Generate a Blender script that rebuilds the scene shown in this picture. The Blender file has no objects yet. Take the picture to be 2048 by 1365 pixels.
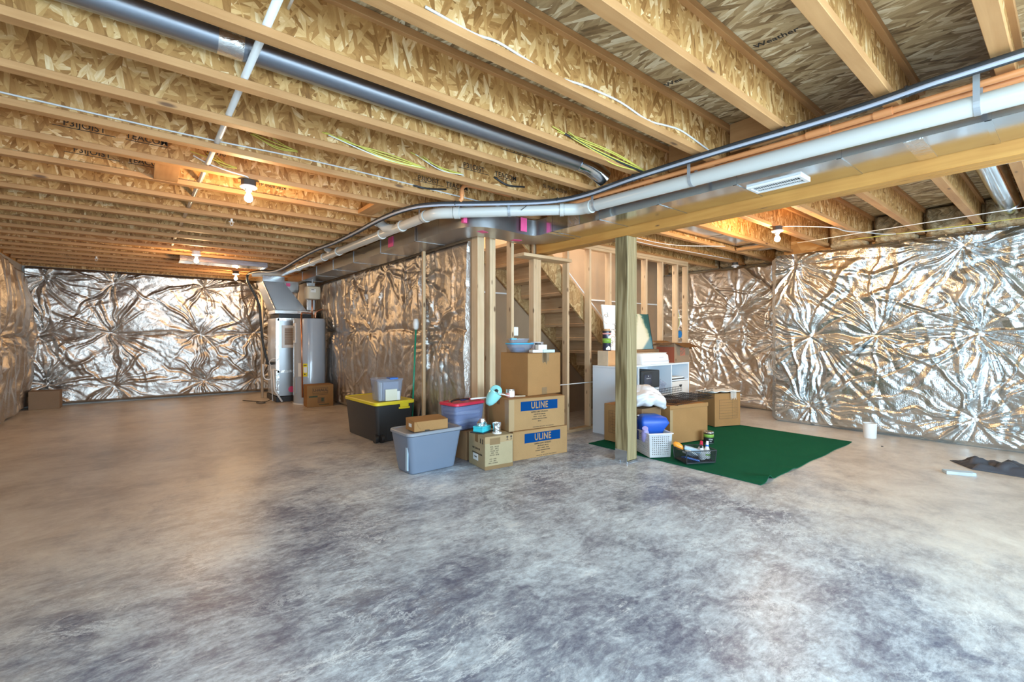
import bpy, bmesh, math, random
import numpy as np
from mathutils import Vector, Matrix
R = math.radians
PI = math.pi
SC = bpy.context.scene
COL = SC.collection
rnd = random.Random(7)

# ------------------------------------------------------------------ camera, world, light, exposure
cam_d = bpy.data.cameras.new('camera')
cam_d.sensor_fit = 'HORIZONTAL'; cam_d.sensor_width = 36.0
cam_d.lens = 36.0 * 915.0 / 2048.0
cam_d.shift_y = (672.0 - 682.5) / 2048.0
cam_d.clip_start = 0.02; cam_d.clip_end = 60
cam = bpy.data.objects.new('camera', cam_d); COL.objects.link(cam)
cam.location = (0, 0, 1.225)
cam.rotation_euler = (R(90), 0, -R(38.85))
SC.camera = cam
SC.view_settings.view_transform = 'Standard'
SC.view_settings.look = 'None'
SC.view_settings.gamma = 1
SC.view_settings.use_curve_mapping = False
SC.view_settings.exposure = 0.0

W = bpy.data.worlds.new('sky'); SC.world = W; W.use_nodes = True
bgn = W.node_tree.nodes['Background']
bgn.inputs[0].default_value = (0.62, 0.80, 1.0, 1); bgn.inputs[1].default_value = 1.5

def area(name, loc, rot, sx, sy, power, col):
    l = bpy.data.lights.new(name, 'AREA'); l.shape = 'RECTANGLE'; l.size = sx; l.size_y = sy
    l.energy = power; l.color = col
    o = bpy.data.objects.new(name, l); COL.objects.link(o); o.location = loc; o.rotation_euler = rot
    return o
# daylight entering by the glazed doors behind the camera and the windows of the side wall
area('daylight_rear', (2.2, -3.34, 1.2), (R(90), 0, 0), 4.6, 2.0, 600, (0.58, 0.81, 1.0))
area('daylight_side', (-1.78, -0.9, 1.35), (0, -R(90), 0), 1.7, 2.6, 190, (0.58, 0.81, 1.0))
# unseen fill added over the stairwell to brighten the stairs
area('stairwell_fill', (4.4, 4.64, 4.1), (0, 0, 0), 2.8, 0.8, 120, (1.0, 0.86, 0.70))
BULB = 33.0
BULB_COL = (1.0, 0.64, 0.32)

# ------------------------------------------------------------------ helpers
def link(o, parent=None):
    COL.objects.link(o)
    if parent is not None: o.parent = parent
    return o

def fin(bm, name, m, parent=None, smooth=False, loc=None, auto=None):
    me = bpy.data.meshes.new(name)
    bmesh.ops.recalc_face_normals(bm, faces=bm.faces)
    bm.to_mesh(me); bm.free()
    ms = m if isinstance(m, (list, tuple)) else [m]
    for k in ms: me.materials.append(k)
    if smooth:
        for p in me.polygons: p.use_smooth = True
        if auto is not None:
            try: me.set_sharp_from_angle(angle=R(auto))
            except Exception: pass
    o = link(bpy.data.objects.new(name, me), parent)
    if loc: o.location = loc
    return o

def tag(o, label, cat, group=None, kind=None):
    o['label'] = label; o['category'] = cat
    if group: o['group'] = group
    if kind: o['kind'] = kind
    return o

def thing(name, label, cat, loc=(0, 0, 0), rz=0.0, group=None):
    o = bpy.data.objects.new(name, None); COL.objects.link(o)
    o.empty_display_size = 0.05
    o.location = loc; o.rotation_euler = (0, 0, rz)
    return tag(o, label, cat, group, 'thing')

def struct(o):
    o['kind'] = 'structure'; return o

def box(bm, x0, x1, y0, y1, z0, z1, bev=0.0, mi=0, M=None, seg=1):
    c = [(x0, y0, z0), (x1, y0, z0), (x1, y1, z0), (x0, y1, z0), (x0, y0, z1), (x1, y0, z1), (x1, y1, z1), (x0, y1, z1)]
    vs = [bm.verts.new(M @ Vector(p) if M is not None else p) for p in c]
    fs = [bm.faces.new([vs[i] for i in f]) for f in ((0, 3, 2, 1), (4, 5, 6, 7), (0, 1, 5, 4), (1, 2, 6, 5), (2, 3, 7, 6), (3, 0, 4, 7))]
    for f in fs: f.material_index = mi
    if bev > 0:
        es = set(e for f in fs for e in f.edges)
        bmesh.ops.bevel(bm, geom=list(es), offset=bev, segments=seg, affect='EDGES', profile=0.5)
    return fs

def B(*a, **k):
    bm = bmesh.new(); box(bm, *a, **k); return bm

def rings(bm, rs, cap0=True, cap1=True, close=False, mi=0):
    vr = [[bm.verts.new(p) for p in r] for r in rs]
    n = len(vr[0])
    rr = range(len(vr) if close else len(vr) - 1)
    for i in rr:
        a, b = vr[i], vr[(i + 1) % len(vr)]
        for j in range(n):
            f = bm.faces.new([a[j], a[(j + 1) % n], b[(j + 1) % n], b[j]]); f.material_index = mi
    if not close:
        if cap0: bm.faces.new(list(reversed(vr[0]))).material_index = mi
        if cap1: bm.faces.new(vr[-1]).material_index = mi
    return vr

def tube(bm, pts, r, n=10, mi=0, caps=True, flat=None):
    P = [Vector(p) for p in pts]
    rs = []; up = None
    for i, p in enumerate(P):
        if i == 0: t = P[1] - P[0]
        elif i == len(P) - 1: t = P[-1] - P[-2]
        else: t = (P[i + 1] - P[i]).normalized() + (P[i] - P[i - 1]).normalized()
        t.normalize()
        if up is None:
            up = Vector((0, 0, 1)) if abs(t.z) < 0.9 else Vector((1, 0, 0))
        s = t.cross(up); s.normalize(); up = s.cross(t); up.normalize()
        rad = r[i] if isinstance(r, (list, tuple)) else r
        ra, rb = (rad, rad) if flat is None else (rad, rad * flat)
        rs.append([p + s * (math.cos(2 * PI * j / n) * ra) + up * (math.sin(2 * PI * j / n) * rb) for j in range(n)])
    rings(bm, rs, caps, caps, mi=mi)

def T(*a, **k):
    bm = bmesh.new(); tube(bm, *a, **k); return bm

def cat(pts, k=6):
    P = [Vector(p) for p in pts]; P = [P[0] * 2 - P[1]] + P + [P[-1] * 2 - P[-2]]
    out = []
    for i in range(1, len(P) - 2):
        a, b, c, d = P[i - 1:i + 3]
        for j in range(k):
            t = j / k
            out.append(0.5 * ((2 * b) + (c - a) * t + (2 * a - 5 * b + 4 * c - d) * t * t + (3 * b - a - 3 * c + d) * t ** 3))
    out.append(P[-2]); return out

def lathe(bm, prof, n=24, c=(0, 0, 0), mi=0, cap0=True, cap1=True, M=None):
    rs = []
    for r, z in prof:
        ring = [Vector((c[0] + math.cos(2 * PI * j / n) * r, c[1] + math.sin(2 * PI * j / n) * r, c[2] + z)) for j in range(n)]
        if M is not None: ring = [M @ p for p in ring]
        rs.append(ring)
    rings(bm, rs, cap0, cap1, mi=mi)

def LA(*a, **k):
    bm = bmesh.new(); lathe(bm, *a, **k); return bm

def rrect(w, d, r, z, k=4, cx=0.0, cy=0.0):
    pts = []
    for (sx, sy, a0) in ((1, 1, 0), (-1, 1, 90), (-1, -1, 180), (1, -1, 270)):
        for i in range(k + 1):
            a = R(a0 + 90 * i / k)
            pts.append((cx + sx * (w / 2 - r) + math.cos(a) * r, cy + sy * (d / 2 - r) + math.sin(a) * r, z))
    return pts

def prism(bm, poly, y0, y1, mi=0):
    """polygon in XZ swept along Y"""
    a = [bm.verts.new((x, y0, z)) for x, z in poly]; b = [bm.verts.new((x, y1, z)) for x, z in poly]
    n = len(poly)
    bm.faces.new(list(reversed(a))).material_index = mi; bm.faces.new(b).material_index = mi
    for i in range(n): bm.faces.new([a[i], a[(i + 1) % n], b[(i + 1) % n], b[i]]).material_index = mi

def prism_z(bm, poly, z0, z1, mi=0):
    a = [bm.verts.new((x, y, z0)) for x, y in poly]; b = [bm.verts.new((x, y, z1)) for x, y in poly]
    n = len(poly)
    bm.faces.new(list(reversed(a))).material_index = mi; bm.faces.new(b).material_index = mi
    for i in range(n): bm.faces.new([a[i], a[(i + 1) % n], b[(i + 1) % n], b[i]]).material_index = mi

def text(name, s, size, m, parent, M, bold=0.0, thick=0.0006, sx=1.0, gap=1.0):
    """lettering as a thin mesh, lying on the plane given by matrix M (local x = reading direction, y = up)"""
    c = bpy.data.curves.new(name, 'FONT'); c.body = s; c.size = size; c.align_x = 'CENTER'; c.align_y = 'CENTER'
    c.extrude = thick; c.offset = bold; c.space_character = gap; c.resolution_u = 3
    o = bpy.data.objects.new(name, c); COL.objects.link(o)
    bpy.context.view_layer.update()
    me = bpy.data.meshes.new_from_object(o.evaluated_get(bpy.context.evaluated_depsgraph_get()))
    COL.objects.unlink(o); bpy.data.objects.remove(o); bpy.data.curves.remove(c)
    me.name = name
    me.transform(M @ Matrix.Diagonal((sx, 1, 1, 1)))
    me.materials.clear(); me.materials.append(m)
    return link(bpy.data.objects.new(name, me), parent)

def frame_m(o, ux, uy):
    """matrix with origin o, x axis ux, y axis uy"""
    ux = Vector(ux).normalized(); uy = Vector(uy).normalized(); uz = ux.cross(uy)
    m = Matrix((ux, uy, uz)).transposed().to_4x4(); m.translation = Vector(o); return m

# ------------------------------------------------------------------ materials
class NT:
    def __init__(s, name):
        s.m = bpy.data.materials.new(name); s.m.use_nodes = True
        s.n = s.m.node_tree.nodes; s.l = s.m.node_tree.links
        s.b = s.n['Principled BSDF']; s.out = s.n['Material Output']
    def a(s, t, ins=None, **k):
        n = s.n.new('ShaderNode' + t)
        for q, v in k.items(): setattr(n, q, v)
        for q, v in (ins or {}).items(): s.set(n, q, v)
        return n
    def set(s, n, q, v):
        i = n.inputs[q]
        if isinstance(v, bpy.types.NodeSocket): s.l.new(v, i)
        elif isinstance(v, bpy.types.Node): s.l.new(v.outputs[0], i)
        else: i.default_value = v
    def bs(s, **k):
        for q, v in k.items(): s.set(s.b, q.replace('_', ' '), v)
        return s
    def math(s, op, a, b=0.0, clamp=False):
        n = s.a('Math', operation=op, use_clamp=clamp); s.set(n, 0, a)
        if b is not None: s.set(n, 1, b)
        return n.outputs[0]
    def ramp(s, fac, stops, interp='LINEAR'):
        n = s.a('ValToRGB'); s.set(n, 'Fac', fac); e = n.color_ramp; e.interpolation = interp
        while len(e.elements) < len(stops): e.elements.new(0.5)
        for el, (p, c) in zip(e.elements, stops):
            el.position = p; el.color = (c[0], c[1], c[2], 1) if len(c) == 3 else c
        return n.outputs[0]
    def mix(s, f, a, b, mode='MIX'):
        n = s.a('MixRGB', blend_type=mode); s.set(n, 0, f); s.set(n, 1, a); s.set(n, 2, b); return n.outputs[0]
    def coord(s, scale=(1, 1, 1), rot=(0, 0, 0), rand=0.0, which='Object'):
        tc = s.a('TexCoord'); v = tc.outputs[which]
        if rand:
            oi = s.a('ObjectInfo')
            mm = s.math('MULTIPLY', oi.outputs['Random'], rand)
            cb = s.a('CombineXYZ'); s.set(cb, 0, mm); s.set(cb, 1, mm); s.set(cb, 2, mm)
            va = s.a('VectorMath', operation='ADD'); s.set(va, 0, v); s.set(va, 1, cb.outputs[0]); v = va.outputs[0]
        mp = s.a('Mapping'); s.set(mp, 0, v); mp.inputs['Scale'].default_value = scale; mp.inputs['Rotation'].default_value = rot
        return mp.outputs[0]
    def noise(s, v, scale=5, detail=3, rough=0.55, dist=0.0):
        return s.a('TexNoise', {'Vector': v, 'Scale': scale, 'Detail': detail, 'Roughness': rough, 'Distortion': dist}).outputs[0]
    def bump(s, h, strength=0.3, dist=0.01, normal=None):
        n = s.a('Bump', {'Height': h, 'Strength': strength, 'Distance': dist})
        if normal is not None: s.set(n, 'Normal', normal)
        s.set(s.b, 'Normal', n.outputs[0]); return n.outputs[0]

def c4(c): return (c[0], c[1], c[2], 1)
def plain(name, col, rough=0.5, metal=0.0, bump=0.0, bs=60, var=0.0, **k):
    t = NT(name); t.bs(Base_Color=c4(col), Roughness=rough, Metallic=metal)
    if var:
        v = t.noise(t.coord(rand=20), 6, 3)
        d = tuple(x * (1 - var) for x in col); u = tuple(min(1, x * (1 + var)) for x in col)
        t.bs(Base_Color=t.ramp(v, [(0.3, d), (0.7, u)]))
    if bump: t.bump(t.noise(t.coord(), bs, 3), bump, 0.004)
    for q, v in k.items(): t.set(t.b, q.replace('_', ' '), v)
    return t.m

def pine(name, axis, c1, c2, knot=(0.13, 0.06, 0.025), kn=0.07, rough=0.6, ks=(2.6, 9), gs=(1.6, 26)):
    t = NT(name)
    sc = [gs[1]] * 3; sc[axis] = gs[0]
    kc = [ks[1]] * 3; kc[axis] = ks[0]
    v = t.coord(tuple(sc), rand=37)
    g = t.noise(v, 1.0, 5, 0.6, 0.6)
    big = t.noise(t.coord((3, 3, 3), rand=11), 1, 2)
    vk = t.coord(tuple(kc), rand=23)
    vo = t.a('TexVoronoi', {'Vector': vk, 'Scale': 1.0}); vo.feature = 'F1'
    k = t.ramp(vo.outputs['Distance'], [(0.0, (1, 1, 1)), (kn, (0.9, 0.9, 0.9)), (kn * 1.9, (0, 0, 0))])
    col = t.ramp(g, [(0.28, c1), (0.5, tuple((a + b) / 2 for a, b in zip(c1, c2))), (0.72, c2)])
    col = t.mix(0.35, col, t.ramp(big, [(0.3, tuple(x * 0.8 for x in c1)), (0.7, c2)]))
    col = t.mix(k, col, c4(knot))
    t.bs(Base_Color=col, Roughness=rough)
    t.bump(g, 0.15, 0.003)
    return t.m

def osb(name, plane, tones, dark=0.0, fl=(9, 42), angs=(15, -30, 62, 100)):
    """pressed flakes; plane 'XZ' (webs) or 'XY' (deck)"""
    t = NT(name)
    val = None; grain = None
    for i, a in enumerate(angs):
        if plane == 'XZ': rot = (0, R(a), 0); sc = (fl[0], 4, fl[1])
        else: rot = (0, 0, R(a)); sc = (fl[0], fl[1], 4)
        # rotate first, then scale
        tc = t.coord((1, 1, 1), rot, rand=31)
        vm = t.a('VectorMath', operation='MULTIPLY'); t.set(vm, 0, tc); vm.inputs[1].default_value = sc
        va = t.a('VectorMath', operation='ADD'); t.set(va, 0, vm.outputs[0]); va.inputs[1].default_value = (i * 7.3, i * 3.1, i * 5.7)
        vo = t.a('TexVoronoi', {'Vector': va.outputs[0], 'Scale': 1.0, 'Randomness': 1.0})
        sp = t.a('SeparateColor'); t.set(sp, 0, vo.outputs['Color'])
        g = t.noise(va.outputs[0], 1.6, 3, 0.6)
        r_ = sp.outputs[0]
        tone = t.math('ADD', t.math('MULTIPLY', sp.outputs[1], 0.72), t.math('MULTIPLY', g, 0.45))
        if val is None: val = tone; grain = g
        else:
            sel = t.math('GREATER_THAN', r_, 0.62)
            mx = t.a('Mix'); t.set(mx, 0, sel); t.set(mx, 2, val); t.set(mx, 3, tone); val = mx.outputs[0]
            mx = t.a('Mix'); t.set(mx, 0, sel); t.set(mx, 2, grain); t.set(mx, 3, g); grain = mx.outputs[0]
    col = t.ramp(val, tones)
    t.bs(Base_Color=col, Roughness=0.62)
    t.bump(val, 0.25, 0.004)
    return t.m

TON_WEB = [(0.05, (0.12, 0.045, 0.008)), (0.22, (0.27, 0.118, 0.026)), (0.40, (0.42, 0.205, 0.058)), (0.66, (0.54, 0.295, 0.095)), (0.86, (0.67, 0.41, 0.165)), (1.0, (0.84, 0.63, 0.36))]
TON_DECK = [(0.12, (0.10, 0.06, 0.025)), (0.30, (0.29, 0.19, 0.09)), (0.50, (0.45, 0.32, 0.165)), (0.75, (0.62, 0.48, 0.27)), (0.95, (0.86, 0.76, 0.54))]
M = {}
M['osb_web'] = osb('osb_web', 'XZ', TON_WEB, fl=(9, 44))
M['osb_deck'] = osb('osb_deck', 'XY', TON_DECK, fl=(38, 7), angs=(4, -12, 20, -30))
c1, c2 = (0.40, 0.185, 0.060), (0.57, 0.31, 0.125)
for i, ax in enumerate('XYZ'): M['flange' + ax] = pine('flange_' + ax, i, c1, c2)
M['studZ'] = pine('stud_pine', 2, (0.56, 0.37, 0.20), (0.73, 0.54, 0.34), kn=0.085, ks=(4.0, 11))
M['studX'] = pine('plate_pine', 0, (0.52, 0.34, 0.18), (0.72, 0.52, 0.31))
M['stairY'] = pine('stair_pine', 1, (0.42, 0.27, 0.14), (0.66, 0.47, 0.28), kn=0.07)
M['girder'] = pine('girder_wood', 1, (0.46, 0.195, 0.035), (0.62, 0.315, 0.075), kn=0.05)
M['osb_str'] = osb('osb_stringer', 'XZ', [(0.05, (0.16, 0.08, 0.03)), (0.3, (0.34, 0.19, 0.07)), (0.7, (0.47, 0.29, 0.12)), (1.0, (0.62, 0.44, 0.22))])

def treated():
    t = NT('treated_wood')
    v = t.coord((1, 1, 1))
    vm = t.a('VectorMath', operation='MULTIPLY'); t.set(vm, 0, v); vm.inputs[1].default_value = (14.0, 14.0, 1.3)
    w = t.a('TexWave', {'Vector': vm.outputs[0], 'Scale': 1.1, 'Distortion': 9.0, 'Detail': 2.0, 'Detail Scale': 0.8})
    g = t.noise(t.coord((40, 40, 1.5)), 1, 4)
    f = t.math('ADD', t.math('MULTIPLY', w.outputs[0], 0.7), t.math('MULTIPLY', g, 0.45))
    col = t.ramp(f, [(0.1, (0.10, 0.07, 0.028)), (0.35, (0.22, 0.165, 0.075)), (0.7, (0.335, 0.265, 0.135)), (1, (0.42, 0.35, 0.20))])
    vo = t.a('TexVoronoi', {'Vector': t.coord((7, 7, 1.9)), 'Scale': 1.0})
    k = t.ramp(vo.outputs['Distance'], [(0.0, (1, 1, 1)), (0.06, (0.8, 0.8, 0.8)), (0.12, (0, 0, 0))])
    col = t.mix(k, col, (0.09, 0.055, 0.03, 1))
    t.bs(Base_Color=col, Roughness=0.75); t.bump(f, 0.25, 0.003); return t.m
M['treated'] = treated()

def concrete():
    t = NT('concrete_floor')
    v = t.coord((1, 1, 1))
    d = t.a('TexNoise', {'Vector': v, 'Scale': 0.9, 'Detail': 2.0})
    ds = t.a('VectorMath', operation='SCALE'); t.set(ds, 0, d.outputs['Color']); ds.inputs['Scale'].default_value = 0.22
    va = t.a('VectorMath', operation='ADD'); t.set(va, 0, v); t.set(va, 1, ds.outputs[0]); vd = va.outputs[0]
    def st(x, y, a):
        m = t.a('Mapping'); t.set(m, 0, vd); m.inputs['Rotation'].default_value = (0, 0, R(a)); m.inputs['Scale'].default_value = (x, y, 1); return m.outputs[0]
    A = t.noise(vd, 0.85, 6, 0.6, 0.3)
    Bn = t.noise(vd, 3.0, 10, 0.72, 0.4)
    C = t.noise(st(2.2, 5.5, 25), 2.2, 12, 0.80, 0.5)
    F = t.noise(st(1, 1.6, -35), 22, 8, 0.78, 0.3)
    f = t.math('ADD', t.math('MULTIPLY', A, 0.26), t.math('ADD', t.math('MULTIPLY', Bn, 0.27), t.math('ADD', t.math('MULTIPLY', C, 0.25), t.math('MULTIPLY', F, 0.22))))
    col = t.ramp(f, [(0.42, (0.12, 0.13, 0.19)), (0.465, (0.26, 0.285, 0.345)), (0.50, (0.43, 0.475, 0.535)), (0.54, (0.58, 0.655, 0.72)), (0.585, (0.82, 0.90, 0.95))])  # blue cast of the daylight is painted into these patch colours
    # pale chalky smears with ragged edges
    sm = t.noise(st(1.3, 3.4, 40), 2.6, 14, 0.86, 0.4)
    smk = t.ramp(sm, [(0.565, (0, 0, 0)), (0.60, (0.55, 0.55, 0.55)), (0.66, (0.85, 0.85, 0.85))])
    col = t.mix(smk, col, (0.80, 0.83, 0.84, 1))
    for (sx_, sy_, an_, sc_, wd, cc, am) in ((1.0, 2.4, 20, 1.5, .030, (0.15, 0.16, 0.22, 1), .75), (1.4, 2.6, -50, 2.3, .022, (0.84, 0.90, 0.94, 1), .8), (1.0, 1.8, 75, 3.4, .022, (0.17, 0.175, 0.23, 1), .6)):
        rv = t.math('ABSOLUTE', t.math('SUBTRACT', t.noise(st(sx_, sy_, an_), sc_, 14, 0.74, 0.5), 0.5))
        gate = t.ramp(t.noise(vd, 1.1 + sc_ * .3, 5, 0.6, 0.0), [(0.46, (0, 0, 0)), (0.60, (am, am, am))])
        vein = t.mix(1.0, t.ramp(rv, [(0.0, (1, 1, 1)), (wd, (0, 0, 0))]), gate, 'MULTIPLY')
        col = t.mix(vein, col, cc)
    dk = t.ramp(t.noise(vd, 1.5, 12, 0.80, 0.2), [(0.555, (0, 0, 0)), (0.60, (0.45, 0.45, 0.45)), (0.68, (0.7, 0.7, 0.7))])
    col = t.mix(dk, col, (0.17, 0.16, 0.19, 1))
    # smoother slab outside the patchy ellipse; its tan paints in warm bulb light
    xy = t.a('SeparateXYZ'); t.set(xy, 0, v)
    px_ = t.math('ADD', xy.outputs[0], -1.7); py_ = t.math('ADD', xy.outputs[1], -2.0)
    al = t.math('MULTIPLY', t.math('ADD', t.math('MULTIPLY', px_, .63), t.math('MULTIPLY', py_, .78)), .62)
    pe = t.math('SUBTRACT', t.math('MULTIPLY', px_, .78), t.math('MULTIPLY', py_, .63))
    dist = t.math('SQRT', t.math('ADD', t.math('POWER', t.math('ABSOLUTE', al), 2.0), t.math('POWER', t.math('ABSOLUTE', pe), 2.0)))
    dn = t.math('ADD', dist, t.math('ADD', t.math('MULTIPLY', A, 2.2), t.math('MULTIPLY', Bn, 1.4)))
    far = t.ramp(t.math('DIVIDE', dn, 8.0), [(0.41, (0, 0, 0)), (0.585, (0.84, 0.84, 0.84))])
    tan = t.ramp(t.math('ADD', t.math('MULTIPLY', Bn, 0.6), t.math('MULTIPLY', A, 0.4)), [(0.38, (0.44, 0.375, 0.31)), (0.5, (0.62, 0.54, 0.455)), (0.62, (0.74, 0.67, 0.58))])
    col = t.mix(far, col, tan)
    t.bs(Base_Color=col, Roughness=t.math('ADD', t.math('MULTIPLY', Bn, 0.40), 0.16), IOR=1.5)
    t.bump(t.math('ADD', C, t.math('MULTIPLY', sm, 0.5)), 0.12, 0.006)
    return t.m
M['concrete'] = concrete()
M['block'] = plain('concrete_wall', (0.42, 0.40, 0.37), 0.85, bump=0.3, bs=30, var=0.15)

def foil(name, col=(0.84, 0.83, 0.82), rough=0.33, dots=True, crum=1.0):
    t = NT(name)
    v = t.coord((1, 1, 1))
    n1 = t.noise(v, 14, 5, 0.6, 1.0)
    vo = t.a('TexVoronoi', {'Vector': v, 'Scale': 17.0}); vo.feature = 'F1'
    wv = t.noise(v, 4.5, 4, 0.6, 2.5)
    rid = t.math('ABSOLUTE', t.math('SUBTRACT', wv, 0.5))
    h = t.math('ADD', t.math('MULTIPLY', vo.outputs['Distance'], 0.45 * crum), t.math('ADD', t.math('MULTIPLY', n1, 0.5 * crum), t.math('MULTIPLY', rid, 3.0 * crum)))
    b = t.a('Bump', {'Height': h, 'Strength': 0.34, 'Distance': 0.012})
    nrm = b.outputs[0]
    if dots:
        # perforation pattern: two crossing fine waves
        s = t.a('SeparateXYZ'); t.set(s, 0, v)
        u = t.math('ADD', s.outputs[0], s.outputs[1])
        p = t.math('SINE', t.math('MULTIPLY', t.math('ADD', u, s.outputs[2]), 205.0))
        q = t.math('SINE', t.math('MULTIPLY', t.math('SUBTRACT', u, s.outputs[2]), 205.0))
        b2 = t.a('Bump', {'Height': t.math('MULTIPLY', p, q), 'Strength': 0.22, 'Distance': 0.0012, 'Normal': nrm}); nrm = b2.outputs[0]
    t.bs(Base_Color=c4(col), Metallic=1.0, Roughness=rough, Normal=nrm)
    return t.m
M['foil'] = foil('foil_blanket', (0.64, 0.67, 0.68), 0.30)
M['foil_recess_lit'] = foil('foil_blanket_recess_lit', (0.80, 0.77, 0.72), 0.36, dots=False)  # brighter, warmer copy of the same foil; bulb light painted into its colour
M['foil_smooth'] = foil('foil_blanket_unperforated', (0.62, 0.59, 0.555), 0.40, dots=False)
M['tape_foil'] = foil('foil_tape', (0.85, 0.84, 0.82), 0.25, dots=False, crum=0.7)

def galv(name, col=(0.66, 0.70, 0.73), rough=0.14, b=0.06):
    t = NT(name)
    vo = t.a('TexVoronoi', {'Vector': t.coord(), 'Scale': 60.0})
    sp = t.a('SeparateColor'); t.set(sp, 0, vo.outputs['Color'])
    r = t.math('ADD', t.math('MULTIPLY', sp.outputs[0], 0.03), rough)
    lo = t.noise(t.coord(), 2.2, 2)
    t.bs(Base_Color=t.mix(t.math('MULTIPLY', sp.outputs[1], 0.05), c4(col), (0.5, 0.52, 0.55, 1)), Metallic=1.0, Roughness=r)
    t.bump(lo, b, 0.05); return t.m
M['galv'] = galv('galvanised_steel')
M['galv_dull'] = galv('galvanised_dull', (0.46, 0.47, 0.48), 0.32)
M['strap'] = plain('galvanised_strap', (0.42, 0.45, 0.48), 0.4, 0.35)
M['spiral'] = galv('round_duct_steel', (0.36, 0.40, 0.47), 0.3, 0.03)
M['pvc'] = plain('white_pvc', (0.60, 0.61, 0.58), 0.28)
M['pvc_ink'] = plain('black_ink', (0.03, 0.03, 0.03), 0.6)
M['ink'] = plain('brown_black_ink', (0.045, 0.03, 0.02), 0.7)
M['cpvc'] = plain('orange_cpvc', (0.86, 0.36, 0.14), 0.35)
M['copper'] = plain('copper', (0.62, 0.28, 0.16), 0.28, 0.9)
M['pex'] = plain('white_pex', (0.80, 0.80, 0.78), 0.3)
M['armaflex'] = plain('black_pipe_insulation', (0.035, 0.04, 0.045), 0.55, bump=0.3)
M['cable_grey'] = plain('grey_cable', (0.42, 0.46, 0.55), 0.45)
M['cable_white'] = plain('white_cable', (0.72, 0.72, 0.70), 0.45)
M['cable_yellow'] = plain('yellow_cable', (0.62, 0.55, 0.10), 0.45)
M['cable_green'] = plain('green_cable', (0.22, 0.50, 0.08), 0.45)
M['black'] = plain('black_plastic', (0.025, 0.026, 0.028), 0.42)
M['black_box'] = plain('dark_junction_box', (0.05, 0.045, 0.04), 0.5)
M['white'] = plain('white_plastic', (0.80, 0.80, 0.79), 0.35)
M['melamine'] = plain('white_melamine', (0.74, 0.79, 0.84), 0.4)
M['cream'] = plain('cream_drawer', (0.78, 0.72, 0.66), 0.4)
M['chip'] = plain('bare_chipboard_edge', (0.50, 0.28, 0.12), 0.6, var=0.15)
def card(name, col, var=0.1):
    t = NT(name)
    n = t.noise(t.coord((4, 4, 4), rand=9), 1, 4)
    fine = t.noise(t.coord((90, 90, 90)), 1, 2)
    f = t.math('ADD', t.math('MULTIPLY', n, 0.7), t.math('MULTIPLY', fine, 0.3))
    t.bs(Base_Color=t.ramp(f, [(0.3, tuple(x * (1 - var) for x in col)), (0.7, tuple(x * (1 + var) for x in col))]), Roughness=0.8, Specular_IOR_Level=0.2)
    t.bump(n, 0.25, 0.01); return t.m
M['card'] = card('cardboard', (0.36, 0.190, 0.072))
M['card_u'] = card('cardboard_tan', (0.37, 0.215, 0.092))
M['card_k'] = card('cardboard_pale', (0.38, 0.30, 0.175))
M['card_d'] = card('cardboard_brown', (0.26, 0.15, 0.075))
M['card_g'] = card('cardboard_grey_brown', (0.28, 0.185, 0.115))
M['tape'] = plain('brown_packing_tape', (0.24, 0.145, 0.065), 0.25)
M['tape_c'] = plain('clear_packing_tape', (0.40, 0.27, 0.14), 0.18)
M['uline'] = plain('blue_print', (0.0005, 0.045, 0.165), 0.8)
M['uline'].node_tree.nodes['Principled BSDF'].inputs['Specular IOR Level'].default_value = 0.1
M['uh_print'] = plain('dark_print', (0.10, 0.06, 0.035), 0.7)
M['uh_green'] = plain('green_print', (0.07, 0.09, 0.045), 0.7)
M['paper'] = plain('white_paper', (0.82, 0.83, 0.80), 0.6)
M['paper_y'] = plain('cream_paper', (0.74, 0.74, 0.60), 0.6)
M['grey_tote'] = plain('slate_blue_plastic', (0.165, 0.20, 0.265), 0.33)
M['grey_lid'] = plain('grey_plastic', (0.26, 0.275, 0.31), 0.36)
M['ltblue'] = plain('pale_blue_tape', (0.45, 0.60, 0.74), 0.45)
M['blk_tote'] = plain('black_tote_plastic', (0.035, 0.036, 0.038), 0.38, bump=0.1, bs=8)
M['yel'] = plain('yellow_plastic', (0.80, 0.64, 0.03), 0.35)
M['red'] = plain('red_plastic', (0.62, 0.035, 0.075), 0.3)
M['pink'] = plain('pink_tape', (0.85, 0.10, 0.28), 0.5)
M['teal'] = plain('teal_enamel', (0.28, 0.66, 0.66), 0.15, Coat_Weight=0.6)
M['tealbox'] = plain('turquoise_box', (0.05, 0.58, 0.68), 0.3)
M['glit'] = foil('silver_glitter', (0.85, 0.88, 0.92), 0.2, dots=False, crum=3.0)
M['heater'] = plain('heater_grey_enamel', (0.42, 0.47, 0.53), 0.22, Coat_Weight=0.5)
M['tan_tank'] = plain('cream_tank', (0.62, 0.58, 0.46), 0.4)
M['green_pole'] = plain('green_pole', (0.015, 0.28, 0.16), 0.3)
M['blue'] = plain('blue_plastic', (0.02, 0.16, 0.62), 0.4)
M['bluetarp'] = plain('blue_tote_bag', (0.006, 0.075, 0.42), 0.4, bump=0.2, bs=12)
M['cyan'] = plain('cyan_lid', (0.05, 0.42, 0.72), 0.3)
M['bluebox'] = plain('blue_outlet_box', (0.03, 0.22, 0.50), 0.45)
M['lav'] = plain('lavender_bottle', (0.42, 0.38, 0.75), 0.3)
M['yliq'] = plain('yellow_liquid', (0.80, 0.68, 0.06), 0.2)
M['orange'] = plain('orange_pack', (0.90, 0.32, 0.03), 0.35)
M['glab'] = plain('green_label', (0.22, 0.42, 0.06), 0.4)
M['dkbottle'] = plain('dark_glass_jar', (0.03, 0.03, 0.05), 0.15)
M['pinkcan'] = plain('pink_label', (0.80, 0.36, 0.34), 0.4)
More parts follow.
